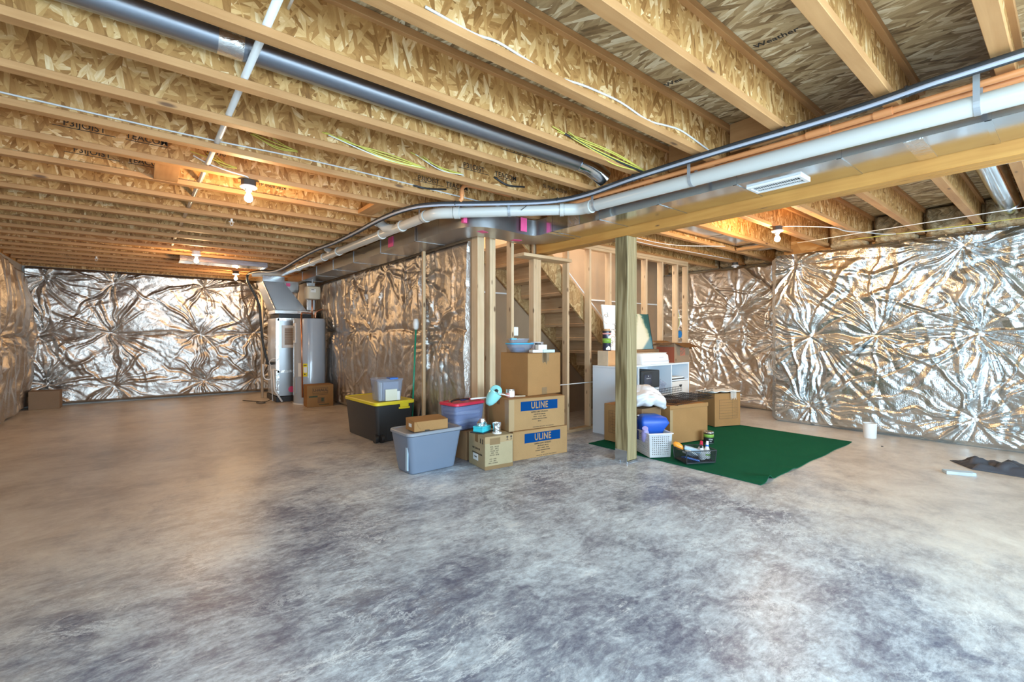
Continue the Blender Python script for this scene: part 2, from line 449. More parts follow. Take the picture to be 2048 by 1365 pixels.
M['tin'] = plain('tin_metal', (0.6, 0.6, 0.6), 0.25, 0.95)
M['bag'] = plain('white_bin_bag', (0.74, 0.73, 0.74), 0.38, bump=0.6, bs=14)
M['wire'] = plain('dark_wire', (0.05, 0.045, 0.045), 0.35, 0.7)
M['tarp'] = plain('dark_tarp', (0.05, 0.055, 0.07), 0.5, bump=0.5, bs=18)
M['ply'] = plain('pale_wood_box', (0.66, 0.52, 0.36), 0.5, var=0.1)
M['orangewood'] = plain('orange_wood', (0.56, 0.30, 0.13), 0.5, var=0.1)
M['navy'] = plain('navy_cloth', (0.03, 0.04, 0.16), 0.7)
def carpetm():
    t = NT('green_carpet')
    n = t.noise(t.coord(), 240, 2); b = t.noise(t.coord((1, 1.2, 1)), 3.0, 5, 0.6)
    c = t.ramp(n, [(0.3, (0.003, 0.050, 0.024)), (0.7, (0.008, 0.125, 0.060))])
    t.bs(Base_Color=t.mix(t.math('MULTIPLY', b, 0.5), c, (0.012, 0.15, 0.07, 1)), Roughness=1.0, Specular_IOR_Level=0.12)
    t.bump(n, 0.8, 0.006); return t.m
M['carpet'] = carpetm()
def clear(name, col, alpha=0.35, rough=0.12):
    t = NT(name)
    tr = t.a('BsdfTransparent'); tr.inputs[0].default_value = (0.96, 0.97, 1, 1)
    mx = t.a('MixShader'); mx.inputs[0].default_value = alpha
    t.bs(Base_Color=c4(col), Roughness=rough)
    t.l.new(tr.outputs[0], mx.inputs[1]); t.l.new(t.b.outputs[0], mx.inputs[2]); t.l.new(mx.outputs[0], t.out.inputs[0])
    return t.m
M['clear'] = clear('clear_plastic', (0.45, 0.50, 0.60), 0.30)
M['clear_b'] = clear('bluish_clear_plastic', (0.22, 0.27, 0.46), 0.42)
M['glass'] = clear('clear_glass', (0.8, 0.85, 0.9), 0.18, 0.05)
def emis(name, col, st):
    t = NT(name); t.bs(Base_Color=c4(col), Emission_Color=c4(col), Emission_Strength=st); return t.m
M['bulb'] = emis('lit_bulb', (1.0, 0.80, 0.50), 30.0)
def fiber():
    t = NT('fiberglass')
    n = t.noise(t.coord(rand=5), 9, 6, 0.7, 1.2)
    t.bs(Base_Color=t.ramp(n, [(0.3, (0.28, 0.18, 0.08)), (0.5, (0.55, 0.41, 0.23)), (0.72, (0.78, 0.64, 0.42))]), Roughness=0.95)
    t.bump(n, 0.9, 0.05); return t.m
M['fiber'] = fiber()
M['panel'] = card('brown_sheathing', (0.40, 0.27, 0.165), 0.06)
def painting():
    t = NT('abstract_painting')
    v = t.coord()
    s = t.a('SeparateXYZ'); t.set(s, 0, v)
    n = t.noise(v, 9, 6, 0.7, 2.0)
    # a pale rising wedge on dark teal
    w = t.math('SUBTRACT', 0.20, t.math('ADD', t.math('ABSOLUTE', s.outputs[0]), t.math('MULTIPLY', t.math('ADD', s.outputs[2], -0.16), 0.45)))
    f = t.math('ADD', t.math('MULTIPLY', w, 6.0), t.math('MULTIPLY', n, 0.9))
    c = t.ramp(f, [(0.2, (0.02, 0.09, 0.08)), (0.42, (0.06, 0.16, 0.14)), (0.52, (0.36, 0.40, 0.26)), (0.68, (0.62, 0.58, 0.38)), (0.9, (0.74, 0.70, 0.52))])
    lo = t.ramp(t.math('ADD', t.math('MULTIPLY', s.outputs[2], 2.0), t.math('MULTIPLY', s.outputs[0], -1.6)), [(0.0, (0.8, 0.8, 0.8)), (0.08, (0, 0, 0))])
    c = t.mix(lo, c, (0.02, 0.20, 0.28, 1))
    t.bs(Base_Color=c, Roughness=0.5); t.bump(n, 0.3, 0.004); return t.m
M['painting'] = painting()

exec_parts = []
# ------------------------------------------------------------------ room shell
def st_box(name, m, *a):
    return struct(fin(B(*a), name, m))
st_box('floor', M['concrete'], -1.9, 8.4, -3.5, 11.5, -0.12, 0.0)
bm = bmesh.new()
box(bm, -1.9, 8.4, -3.5, 4.14, 2.7375, 2.757); box(bm, -1.9, 2.88, 4.14, 11.5, 2.7375, 2.757); box(bm, 6.4, 8.4, 4.14, 5.3, 2.7375, 2.757); box(bm, 2.88, 8.4, 5.14, 5.3, 2.7375, 2.757)
struct(fin(bm, 'ceiling', M['osb_deck']))
bm = bmesh.new()
box(bm, 2.8, 2.88, 4.06, 5.22, 2.758, 4.2); box(bm, 6.4, 6.48, 4.06, 5.22, 2.758, 4.2); box(bm, 2.88, 6.4, 4.06, 4.14, 2.758, 4.2); box(bm, 2.88, 6.4, 5.14, 5.22, 2.758, 4.2)
struct(fin(bm, 'wall_stairwell_upper', M['white']))
st_box('wall_right', M['block'], 7.16, 8.4, -3.5, 2.74, 0, 2.37)
st_box('wall_recess', M['block'], 8.0, 8.4, 2.74, 5.3, 0, 2.42)
st_box('wall_stairwell', M['panel'], 2.88, 8.0, 5.14, 5.3, 0, 2.7375)
st_box('wall_back', M['block'], -1.9, 2.88, 11.24, 11.5, 0, 2.42)
st_box('wall_middle', M['panel'], 2.78, 2.88, 4.14, 11.24, 0, 2.42)
# side wall with a window opening behind the camera, rear wall with a wide glazed opening
bm = bmesh.new()
box(bm, -1.9, -1.6, 0.45, 11.5, 0, 2.42); box(bm, -1.9, -1.6, -3.5, -2.25, 0, 2.42)
box(bm, -1.9, -1.6, -2.25, 0.45, 0, 0.5); box(bm, -1.9, -1.6, -2.25, 0.45, 2.2, 2.42)
struct(fin(bm, 'wall_left', M['block']))
bm = bmesh.new()
box(bm, -1.6, -0.15, -3.5, -3.2, 0, 2.73); box(bm, 4.55, 7.16, -3.5, -3.2, 0, 2.73); box(bm, -0.15, 4.55, -3.5, -3.2, 2.2, 2.73)
struct(fin(bm, 'wall_rear', M['block']))
bm = bmesh.new()
for x in (-0.15, 1.40, 2.95, 4.49): box(bm, x, x + 0.06, -3.3, -3.22, 0, 2.2)
box(bm, -0.09, 4.49, -3.3, -3.22, 2.14, 2.2); box(bm, -0.09, 4.49, -3.3, -3.22, 0.0, 0.06)
struct(fin(bm, 'door_1', M['white']))
bm = bmesh.new()
for y in (-2.25, -0.93, 0.39): box(bm, -1.78, -1.70, y, y + 0.06, 0.5, 2.2)
box(bm, -1.78, -1.70, -2.19, 0.39, 0.5, 0.56); box(bm, -1.78, -1.70, -2.19, 0.39, 2.14, 2.2)
struct(fin(bm, 'window_1', M['white']))
struct(fin(B(2.88, 8.0, 5.12, 5.14, 1.815, 1.835), 'trim_1', M['white']))
# rim boards closing the joist bays above the walls
st_box('trim_2', M['osb_web'], -1.9, -1.62, -3.5, 11.5, 2.42, 2.7375)
st_box('trim_3', M['osb_web'], 7.36, 8.4, -3.5, 2.74, 2.37, 2.7375)
st_box('trim_4', M['osb_web'], 8.12, 8.4, 2.74, 5.3, 2.42, 2.7375)
st_box('trim_5', M['osb_web'], -1.62, 2.88, 11.3, 11.5, 2.42, 2.7375)
st_box('trim_6', M['osb_web'], 2.80, 2.88, 4.14, 11.3, 2.42, 2.7375)

# ------------------------------------------------------------------ engineered joists
JZ0, JZ1 = 2.4375, 2.7365
def make_joist(x0, x1):
    """I-joist about its own middle; origin at the bottom"""
    L = (x1 - x0) / 2; h = JZ1 - JZ0
    t = bpy.data.objects.new('ceiling_joist', None); COL.objects.link(t); t['kind'] = 'thing'; t.empty_display_size = .05
    fin(B(-L, L, -.032, .032, 0, .038, bev=.002), 'bottom_flange', M['flangeX'], t)
    fin(B(-L, L, -.005, .005, .038, h - .038), 'web', M['osb_web'], t)
    fin(B(-L, L, -.032, .032, h - .038, h, bev=.002), 'top_flange', M['flangeX'], t)
    t.location = ((x0 + x1) / 2, 0, JZ0); return t
def copy_thing(src, loc=None, rz=None):
    def cp(o, par):
        c = o.copy(); COL.objects.link(c); c.parent = par
        for ch in src_children[o.name]: cp(ch, c)
        return c
    src_children = {}
    def walk(o):
        src_children[o.name] = [k for k in bpy.data.objects if k.parent == o]
        for k in src_children[o.name]: walk(k)
    walk(src)
    r = cp(src, None)
    if loc is not None: r.location = loc
    if rz is not None: r.rotation_euler = (0, 0, rz)
    return r
ORD = ['first', 'second', 'third', 'fourth', 'fifth', 'sixth', 'seventh', 'eighth', 'ninth', 'tenth', 'eleventh', 'twelfth',
       'thirteenth', 'fourteenth', 'fifteenth', 'sixteenth', 'seventeenth', 'eighteenth']
jl = make_joist(-1.6, 3.72); js = make_joist(-1.6, 2.79); jr = make_joist(3.63, 7.34); jrl = make_joist(3.63, 8.10)
used = set()
def place(src, y, label, group, dx=0):
    if src.name in used: o = copy_thing(src)
    else: used.add(src.name); o = src
    o.location = (src.location.x if o is src else src.location.x, y, JZ0)
    tag(o, label, 'joist', group); return o
GJ = 'wooden ceiling joists over the open floor'
for k in range(-5, 18):
    yc = 2.611 - .032 + .4885 * k
    if k == -5: yc = .215
    src = jl if yc < 4.1 else js
    if k < 0:
        lab = 'wooden ceiling joist, %s from the round duct toward the camera' % ORD[-k - 1]
        if k == -1: lab = 'wooden ceiling joist directly beside the round duct, camera side, over yellow cables'
    elif k == 0: lab = 'wooden ceiling joist just past the round metal duct'
    elif k == 2: lab = 'wooden ceiling joist with a white cable run along its web'
    else: lab = 'wooden ceiling joist, %s past the round metal duct going to the far foil wall' % ORD[k]
    place(src, yc, lab, GJ)
ys_r = [0.285, 0.695, 1.184, 1.672, 2.161, 2.65, 3.138, 3.627]
rl = ['beside the silver duct over the long foil wall', 'over the long foil wall, next after the silver duct', 'over the long foil wall, with the lit bulb two bays beyond',
      'one bay on the camera side of the lit bulb beyond the girder', 'carrying the lit bulb box beyond the girder', 'just past the lit bulb beyond the girder',
      'crossing above the recessed foil wall, with cables slung under it', 'last before the stair wall plates, with the unlit lamp box']
for i, (y, s) in enumerate(zip(ys_r, rl)):
    place(jr if y < 2.4 else jrl, y, 'wooden ceiling joist ' + s, 'joists beyond the girder')

# print on the webs, in black stamped letters
def stamp(x, yweb, z, s, size, flip=False, sx=1.0, ul=True):
    par = None
    for o in bpy.data.objects:
        if o.name.startswith('ceiling_joist') and o.parent is None and abs(o.location.y - yweb) < .05 and o.location.x < 3: par = o
    ox = x - par.location.x
    m = frame_m((ox, -.0056, z - JZ0), (-1 if flip else 1, 0, 0), (0, 0, -1 if flip else 1))
    text('stamped_print', s, size, M['pvc_ink'], par, m, bold=size * .008, thick=.0003, sx=sx)
    if ul:
        w = len(s) * size * .33 * sx
        fin(B(ox - w, ox + w, -.0062, -.0053, z - JZ0 + (size * .48 if flip else -size * .52), z - JZ0 + (size * .55 if flip else -size * .45)), 'stamped_underline', M['pvc_ink'], par)
def jy(k): return 2.611 - .032 + .4885 * k
for k_, x_, tx_ in ((3, -.295, 'P3IJOIST'), (3, .02, 'TEACOM'), (4, -.29, 'P3IJOIST'), (4, .02, 'TEACOM'), (1, 2.075, 'P3IJOIST'), (1, 2.40, 'TEACOM'), (0, 2.12, 'P3IJOIST'), (0, 2.40, 'TEACOM'), (2, 1.93, 'P3IJOIST'), (2, 2.22, 'TEACOM')):
    stamp(x_, jy(k_), 2.580 if k_ < 4 else 2.565, tx_, .058, sx=.98)
stamp(2.98, jy(1), 2.588, '05 PJI40 4K0234', .046, ul=False)
stamp(.42, jy(3), 2.590, '11 7/8', .05, ul=False); stamp(.85, jy(4), 2.56, '1050 TP 0508 2024', .04, ul=False)

def deck_print(x, y, s, size, a):
    m = frame_m((x, y, 2.737), (math.cos(a), math.sin(a), 0), (math.sin(a), -math.cos(a), 0))
    return text('trim_print', s, size, M['pvc_ink'], None, m, bold=.001, thick=.0003)
for i, (x, y, s) in enumerate(((2.50, 0.97, 'Weather'), (2.535, 1.12, '---'), (2.46, 1.52, 'Wea'))):
    o = deck_print(x, y, s, .055, R(-85)); struct(o); o.name = 'ceiling_print'

# short blocks nailed between joists
def wblock(lab, *a, ax='flangeY'):
    o = fin(B(*a, bev=.002), 'wood_block', M[ax]); tag(o, lab, 'wood block', kind='thing'); return o
wblock('short wood block between joists above the brightest hanging bulb', .06, .21, jy(3) + .034, jy(4) - .034, 2.44, 2.477)
wblock('short wood block between joists near the bend of the white drain pipe', 1.66, 1.80, jy(3) + .034, jy(4) - .034, 2.44, 2.477)
wblock('flat wood block between joists above the recessed foil wall', 6.6, 6.74, 2.665, 3.085, 2.44, 2.477)
o = wblock('yellow wood blocking on edge between joists above the orange pipes', 3.26, 3.30, jy(-3) + .034, jy(-2) - .034, 2.53, 2.735)
o = wblock('yellow wood blocking on edge, second bay from the round duct', 3.26, 3.30, jy(-2) + .034, jy(-1) - .034, 2.53, 2.735)

# ------------------------------------------------------------------ girder and post
t = thing('support_girder', 'long orange-brown wooden girder running beside the metal duct', 'girder')
fin(B(3.611, 3.685, -.9, 4.028, 2.188, 2.436, bev=.003), 'girder_ply', M['girder'], t)
fin(B(3.687, 3.762, -.9, 4.028, 2.188, 2.436, bev=.003), 'girder_ply', M['girder'], t)
t = thing('support_post', 'square greenish treated wood post standing beside the green carpet', 'post')
fin(B(3.612, 3.760, 2.720, 2.868, .022, 2.1875, bev=.005, seg=2), 'post_shaft', M['treated'], t)
bm = bmesh.new()
box(bm, 3.606, 3.766, 2.712, 2.876, .0, .02, bev=.002)
for x in (3.6075, 3.7615): box(bm, x - .0015, x + .0015, 2.725, 2.863, .02, .12, bev=.0005)
box(bm, 3.6, 3.606, 2.72, 2.75, 0, .02); box(bm, 3.6, 3.606, 2.80, 2.83, 0, .02)
fin(bm, 'post_base_bracket', M['galv'], t)

# ------------------------------------------------------------------ stair wall framing
GS = 'pine studs of the stair wall'
def stud(lab, x0, x1, y0=4.03, y1=4.119, z0=.04, z1=2.36):
    o = fin(B(-(x1 - x0) / 2, (x1 - x0) / 2, 0, y1 - y0, 0, z1 - z0, bev=.002), 'wall_stud', M['studZ'], loc=((x0 + x1) / 2, y0, z0))
    tag(o, 'pale pine stud ' + lab, 'stud', GS, 'thing'); return o
stud('at the corner of the foil wall, broad face out', 2.775, 2.862, 4.03, 4.068)
stud('behind the corner stud, next to the foil wall', 2.775, 2.813, 4.07, 4.14)
stud('first of the pair next to the corner stud', 2.937, 2.975)
stud('second of the pair next to the corner stud', 2.976, 3.014)
stud('with a white outlet box, between the corner and the triple stud', 3.237, 3.275)
stud('first layer of the short triple stud under the header board', 3.575, 3.613, z1=2.13)
stud('middle layer of the short triple stud under the header board', 3.614, 3.652, z1=2.13)
stud('last layer of the short triple stud under the header board', 3.653, 3.691, z1=2.13)
stud('short one carrying the end of the girder', 3.60, 3.76, 4.06, 4.10, z0=2.17, z1=2.36)
stud('behind the end of the header board', 4.135, 4.173)
stud('between the header board and the white cabinet', 4.55, 4.588)
stud('rising behind the black jar and the white canvas', 4.965, 5.003)
stud('hidden mostly by the treated post', 5.38, 5.418)
stud('rising behind the teal painting', 5.795, 5.833)
stud('second past the treated post, over the open carton', 6.21, 6.248)
stud('beside the blue outlet box, over the open carton', 6.625, 6.663)
stud('last at the end of the wall, against the recess', 6.92, 6.958)
o = fin(B(2.775, 6.96, 4.03, 4.119, 2.362, 2.398, bev=.002), 'top_plate', M['studX']); tag(o, 'lower pine top plate lying on the stair wall studs', 'plate', kind='thing')
o = fin(B(2.775, 6.96, 4.03, 4.119, 2.400, 2.436, bev=.002), 'top_plate', M['studX']); tag(o, 'upper pine top plate under the ceiling joists', 'plate', kind='thing')
o = fin(B(2.775, 6.96, 4.03, 4.119, 0.001, .038, bev=.002), 'sole_plate', M['studX']); tag(o, 'pine sole plate on the concrete under the studs', 'plate', kind='thing')
o = fin(B(3.34, 4.12, 3.93, 4.118, 2.132, 2.168, bev=.003), 'header_board', M['studX']); tag(o, 'flat pine header board lying across the triple stud', 'board', kind='thing')
# trim the studs that would pierce the header
# extra joist-side trimmer above the wall
place(jrl, 4.111, 'wooden ceiling joist doubled right above the stair wall plates', 'joists beyond the girder')

# ------------------------------------------------------------------ staircase seen from below and behind
t = thing('staircase', 'open-backed wooden staircase seen from underneath behind the studs', 'staircase')
SL = .851
def zl(x): return 2.006 - SL * (x - 3.876)
def string(y0, y1, m, nm):
    bm = bmesh.new(); xa = 3.10; xb = 6.05
    prism(bm, [(xa, zl(xa)), (3.876 + 2.006 / SL - .0, 0.0), (xb + .55, 0.0), (xb + .55, .01), (xa, zl(xa) + .34)], y0, y1)
    return fin(bm, nm, m, t)
string(4.145, 4.175, M['osb_str'], 'stringer'); string(5.085, 5.115, M['osb_str'], 'stringer')
n = 12; rise = .2; run = rise / SL
for k in range(1, n + 1):
    z = rise * k
    xn = 4.132 + (2.135 - z) / SL         # nosing
    fin(B(xn - run - .03, xn + .01, 4.177, 5.083, z - .045, z - .005, bev=.002), 'tread', M['stairY'], t)
    fin(B(xn - .035, xn - .012, 4.177, 5.083, z - rise, z - .047), 'riser', M['stairY'], t)
fin(T([(4.10, 4.140, 2.19), (5.25, 4.140, 1.21)], .008, 6), 'stringer_capping', M['white'], t)
t2 = fin(T([(4.9, 4.02 - .012, .62), (3.2, 4.02 - .012, .62)], .006, 6), 'string_line', M['cable_white'])
tag(t2, 'thin white cable stapled low across the stair wall studs', 'cable')

# ------------------------------------------------------------------ foil insulation blankets
def vnoise(x, y, seed):
    rs = np.random.RandomState(seed); G = rs.rand(257, 257)
    xi = np.floor(x).astype(int); yi = np.floor(y).astype(int)
    fx = x - xi; fy = y - yi
    fx = fx * fx * (3 - 2 * fx); fy = fy * fy * (3 - 2 * fy)
    a = G[xi % 257, yi % 257]; b = G[(xi + 1) % 257, yi % 257]; c = G[xi % 257, (yi + 1) % 257]; d = G[(xi + 1) % 257, (yi + 1) % 257]
    return (a * (1 - fx) + b * fx) * (1 - fy) + (c * (1 - fx) + d * fx) * fy

def blanket(name, label, u0, u1, v0, v1, pins, place, seed, m, res=.014, pillow=.06, fold=.03, L=.62, nray=34, seam=None, crumple=1.0, vtop=None, flow=0.0):
    rs = np.random.RandomState(seed)
    nu = int((u1 - u0) / res) + 1; nv = int((v1 - v0) / res) + 1
    U, V = np.meshgrid(np.linspace(u0, u1, nu), np.linspace(v0, v1, nv), indexing='ij')
    wx = (vnoise(U * 5 + 3, V * 5, seed + 1) - .5) * .10; wy = (vnoise(U * 5, V * 5 + 9, seed + 2) - .5) * .10
    Uw = U + wx; Vw = V + wy
    dm = np.full(U.shape, 9.0)
    for (a, b) in pins: dm = np.minimum(dm, np.hypot(U - a, V - b))
    h = pillow * (1 - np.exp(-(dm / .22) ** 1.2))
    # radiating folds
    for (a, b) in pins:
        du = Uw - a - (0) ; dv = Vw - b
        r = np.hypot(du, dv) + 1e-4; th = np.arctan2(dv, du)
        angs = np.sort(rs.rand(nray) * 2 * PI + 0)
        for q in range(nray):
            A = angs[q]; Ln = L * (.35 + 1.1 * rs.rand()); s = 1 if rs.rand() < .6 else -.8
            cur = (rs.rand() - .5) * .5
            d = np.abs((th - A - cur * r + PI) % (2 * PI) - PI) * r
            w = .007 + (.020 + .035 * rs.rand()) * r + .012 * rs.rand()
            pr = np.clip(1 - d / w, 0, None)
            amp = fold * (.5 + .8 * rs.rand()) * s * np.clip(r / .10, 0, 1) * np.exp(-(r / Ln) ** 2 * 1.1) * np.clip(w / .022, .25, 1.4)
            h += pr * amp
    # loose crumples between the pins
    far = np.clip((dm - .12) / .3, 0, 1)
    for sc, am, k in ((1.9, .030, 0), (4.7, .016, 1), (11.5, .009, 2), (25.0, .005, 3)):
        ang = rs.rand() * PI
        a_ = (Uw * math.cos(ang) + Vw * math.sin(ang)) * sc; b_ = (-Uw * math.sin(ang) + Vw * math.cos(ang)) * sc * .55
        nz = vnoise(a_ + 40, b_ + 40, seed + 10 + k)
        h += (np.abs(nz - .5) * 2 - .35) * am * crumple * (.35 + .65 * far)
    if flow: # long hanging drapes
        nz = vnoise(Uw * 11 + 60, V * 1.1 + 20, seed + 30); h += (np.abs(nz - .5) * 2 - .4) * flow
    if seam is not None:
        h *= 1 - .75 * np.exp(-(np.abs(Vw - seam) / .022))
    ed = np.minimum(V - v0, v1 - V); h *= np.clip(ed / .035, .25, 1)
    h = np.clip(h, -.01, None) + .022
    if vtop is not None:
        tp = vtop(U); V = v0 + (V - v0) * (tp - v0) / (v1 - v0)
    X, Y, Z = place(U, V, h)
    P = np.stack([X, Y, Z], -1).reshape(-1, 3)
    Xb, Yb, Zb = place(U, V, np.zeros_like(h)); Pb = np.stack([Xb, Yb, Zb], -1)
    idx = np.arange(nu * nv).reshape(nu, nv)
    F = np.stack([idx[:-1, :-1], idx[1:, :-1], idx[1:, 1:], idx[:-1, 1:]], -1).reshape(-1, 4)
    bord = list(idx[:, 0]) + list(idx[-1, 1:]) + list(idx[-2::-1, -1]) + list(idx[0, -2:0:-1])
    nb = len(bord); base = nu * nv
    PB = Pb.reshape(-1, 3)[bord]
    cen = PB.mean(0, keepdims=True)
    Q = np.array([[bord[i], base + i, base + (i + 1) % nb, bord[(i + 1) % nb]] for i in range(nb)])
    faces = [tuple(int(q) for q in f) for f in np.concatenate([F, Q])]
    faces.append(tuple(range(base + nb - 1, base - 1, -1)))
    me = bpy.data.meshes.new(name); me.from_pydata(np.concatenate([P, PB]).tolist(), [], faces)
    me.materials.append(m)
    for p in me.polygons: p.use_smooth = True
    try: me.set_sharp_from_angle(angle=R(75))
    except Exception: pass
    me.update()
    o = link(bpy.data.objects.new(name, me)); tag(o, label, 'insulation', kind='thing')
    # washers of the pins
    bm = bmesh.new()
    return o

bl = blanket('foil_blanket', 'silver foil insulation blanket pinned to the long wall beyond the green carpet', -2.2, 2.745, .012, 2.375,
        [(2.54, 2.23), (.78, 2.19), (1.62, 1.26), (2.31, 1.23), (.67, 1.24), (2.34, .26), (.71, .30), (-.3, 1.25), (-.3, .3), (-.3, 2.2), (-1.3, 1.25), (-1.3, .3), (-1.3, 2.2)],
        lambda u, v, h: (7.155 - h, u, v), 3, M['foil'], res=.0105, seam=1.25, fold=.034, L=.72)
def washer(parent, y, z):
    fin(LA([(.0, 0), (.020, 0), (.022, .004), (.012, .009), (0, .009)], 14, M=Matrix.Translation((7.125, y, z)) @ Matrix.Rotation(R(-90), 4, 'Y')), 'pin_washer', M['white'], parent)
for y, z in ((2.54, 2.23), (.78, 2.19), (1.62, 1.26), (2.31, 1.23), (.67, 1.24), (2.34, .26), (.71, .30)): washer(bl, y, z)
blanket('foil_blanket', 'narrow foil insulation strip folded round the end corner of the long wall', 7.165, 7.96, .012, 2.36, [(7.5, 1.2)],
        lambda u, v, h: (u, 2.745 + h, v), 5, M['foil'], res=.02, crumple=.5)
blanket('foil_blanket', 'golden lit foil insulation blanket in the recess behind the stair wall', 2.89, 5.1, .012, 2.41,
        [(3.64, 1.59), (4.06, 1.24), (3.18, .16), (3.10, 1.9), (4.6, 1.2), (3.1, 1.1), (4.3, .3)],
        lambda u, v, h: (7.995 - h, u, v), 8, M['foil_recess_lit'], res=.014, seam=1.24, L=.8, crumple=.9)
blanket('foil_blanket', 'foil insulation blanket with starburst folds on the far end wall', -1.56, 2.72, .03, 2.41,
        [(-1.35, 2.23), (-.42, 2.24), (.98, 2.24), (-1.37, 1.28), (-.47, 1.27), (.91, 1.26), (1.9, 1.30), (-1.26, .4), (-.46, .31), (.96, .31), (1.9, .3), (1.9, 2.2)],
        lambda u, v, h: (u, 11.235 - h, v), 12, M['foil_smooth'], res=.015, seam=1.26, fold=.038, L=.55, pillow=.08)
mid = blanket('foil_blanket', 'draped foil insulation blanket behind the water heater and the black tote', 4.17, 11.1, .02, 2.255,
        [(5.18, 2.03), (7.54, 1.34), (6.95, 1.33), (5.07, 1.29), (7.64, .24), (4.85, 1.15), (8.6, 1.3), (9.6, 1.3), (6.3, 2.15), (7.6, 2.15), (6.1, .1)],
        lambda u, v, h: (2.775 - h, u, v), 21, M['foil_smooth'], res=.015, seam=1.29, fold=.026, L=.5, pillow=.04, flow=.05, crumple=.8)
def ctop(u):
    return 2.36 - .10 * np.clip((u - 8.8) / 1.6, 0, 1) - .75 * np.clip((u - 10.35) / .8, 0, 1) ** 2
blanket('foil_blanket', 'bulging foil insulation blanket with a drooping top corner on the side wall', 6.0, 11.12, .02, 2.36,
        [(6.5, 1.25), (7.9, 1.25), (9.35, 1.25), (10.8, 1.25), (10.5, .25)],
        lambda u, v, h: (-1.597 + h * (.8 + .5 * np.sin(np.clip(v, 0, 2.4) * 1.3)), u, v), 33, M['foil_smooth'], res=.016, seam=1.25, flow=.075, pillow=.10, fold=.014, vtop=ctop, crumple=.35)
# wooden strip where two blankets meet
o = fin(B(2.632, 2.667, 4.98, 5.02, .0, 2.25, bev=.003), 'furring_strip', M['studZ']); tag(o, 'upright wood strip between two foil sheets behind the black tote', 'wood strip', kind='thing')

# fibreglass batts stuffed in the rim above the foil
def batt(x0, x1, y0, y1, z0, z1, label, seed):
    bm = bmesh.new(); bmesh.ops.create_grid(bm, x_segments=14, y_segments=10, size=.5)
    rs = np.random.RandomState(seed)
    for v in bm.verts:
        yy = y0 + (v.co.x + .5) * (y1 - y0); zz = z0 + (v.co.y + .5) * (z1 - z0)
        e = min(.5 - abs(v.co.x), .5 - abs(v.co.y)) * 2
        v.co = Vector((x0 + (0 if e <= 0.001 else -.05 - .07 * rs.rand()), yy, zz))
    es = [e for e in bm.edges if e.is_boundary]
    r = bmesh.ops.extrude_edge_only(bm, edges=es); vs = [g for g in r['geom'] if isinstance(g, bmesh.types.BMVert)]
    for v in vs: v.co.x = x1
    bmesh.ops.holes_fill(bm, edges=[e for e in bm.edges if e.is_boundary], sides=0)
    o = fin(bm, 'insulation_batt', M['fiber'], smooth=True); tag(o, label, 'insulation', 'fibreglass batts in the joist ends', 'thing')
yr = [-.29] + ys_r
lab = ['beside the silver duct end', 'one bay in from the silver duct end', 'second bay in from the silver duct end', 'next before the end corner of the long wall', 'at the end corner of the long wall']
for i in range(1, 6):
    batt(7.25 if i < 5 else 7.28, 7.352, yr[i - 1] + .036, min(yr[i] - .036, 2.6), 2.39, 2.73, 'brown fluffy fibreglass batt stuffed between joists ' + lab[i - 1], 40 + i)
lab = ['over the start of the recess wall', 'over the middle of the recess wall', 'over the recess wall beside the unlit lamp', 'over the far end of the recess wall']
yy = [2.65, 3.138, 3.627, 4.04, 5.1]
for i in range(4):
    batt(8.02, 8.098, yy[i] + .036, yy[i + 1] - .036, 2.43, 2.73, 'brown fibreglass batt in the joist end ' + lab[i], 60 + i)

# ------------------------------------------------------------------ ducts
t = thing('supply_duct', 'long silver sheet metal duct jogging beside the girder and along the foil wall', 'duct')
zb, zt = 2.27, 2.430
bm = bmesh.new(); prism_z(bm, [(3.19, -.9), (3.605, -.9), (3.605, 3.40), (3.19, 3.40)], zb, zt); fin(bm, 'straight_run', M['galv'], t)
def arc(pts, k=6): return [(p.x, p.y) for p in cat([(a, b, 0) for a, b in pts], k)]
near = arc([(3.19, 3.402), (3.185, 3.56), (3.02, 3.585), (2.80, 3.565), (2.62, 3.565), (2.47, 3.63), (2.38, 3.78), (2.345, 4.10)])
farp = arc([(2.705, 4.10), (2.712, 4.0), (2.76, 3.945), (2.95, 3.94), (3.10, 3.955), (3.34, 3.98), (3.49, 3.90), (3.58, 3.72), (3.605, 3.402)])
bm = bmesh.new(); prism_z(bm, near + farp, zb - .002, zt); fin(bm, 'offset_fitting', M['galv_dull'], t, smooth=True, auto=30)
bm = bmesh.new(); prism_z(bm, [(2.345, 4.102), (2.705, 4.102), (2.705, 10.3), (2.33, 10.3), (2.33, 5.2)], zb, zt); fin(bm, 'straight_run', M['galv_dull'], t)
for y in (-.35, .28, .89, 1.50, 2.11, 2.72, 3.33):
    bm = bmesh.new(); box(bm, 3.186, 3.609, y - .012, y + .012, zb - .004, zb - .0005); box(bm, 3.186, 3.1895, y - .012, y + .012, zb - .004, zt)
    fin(bm, 'seam_cleat', M['galv'], t)
for y in (4.6, 5.55, 6.5, 7.4, 8.3, 9.2):
    bm = bmesh.new(); box(bm, 2.325, 2.707, y - .012, y + .012, zb - .004, zb - .0005); box(bm, 2.325, 2.3295, y - .012, y + .012, zb - .004, zt)
    fin(bm, 'seam_cleat', M['galv_dull'], t)
def tapepatch(nm, m, *a): fin(B(*a), nm, m, t)
tapepatch('marking_tape', M['pink'], 2.98, 3.06, 3.555, 3.562, 2.29, 2.428)
tapepatch('marking_tape', M['pink'], 2.36, 2.40, 3.66, 3.70, 2.30, 2.42)
tapepatch('marking_tape', M['pink'], 2.325, 2.329, 5.16, 5.30, 2.30, 2.42)
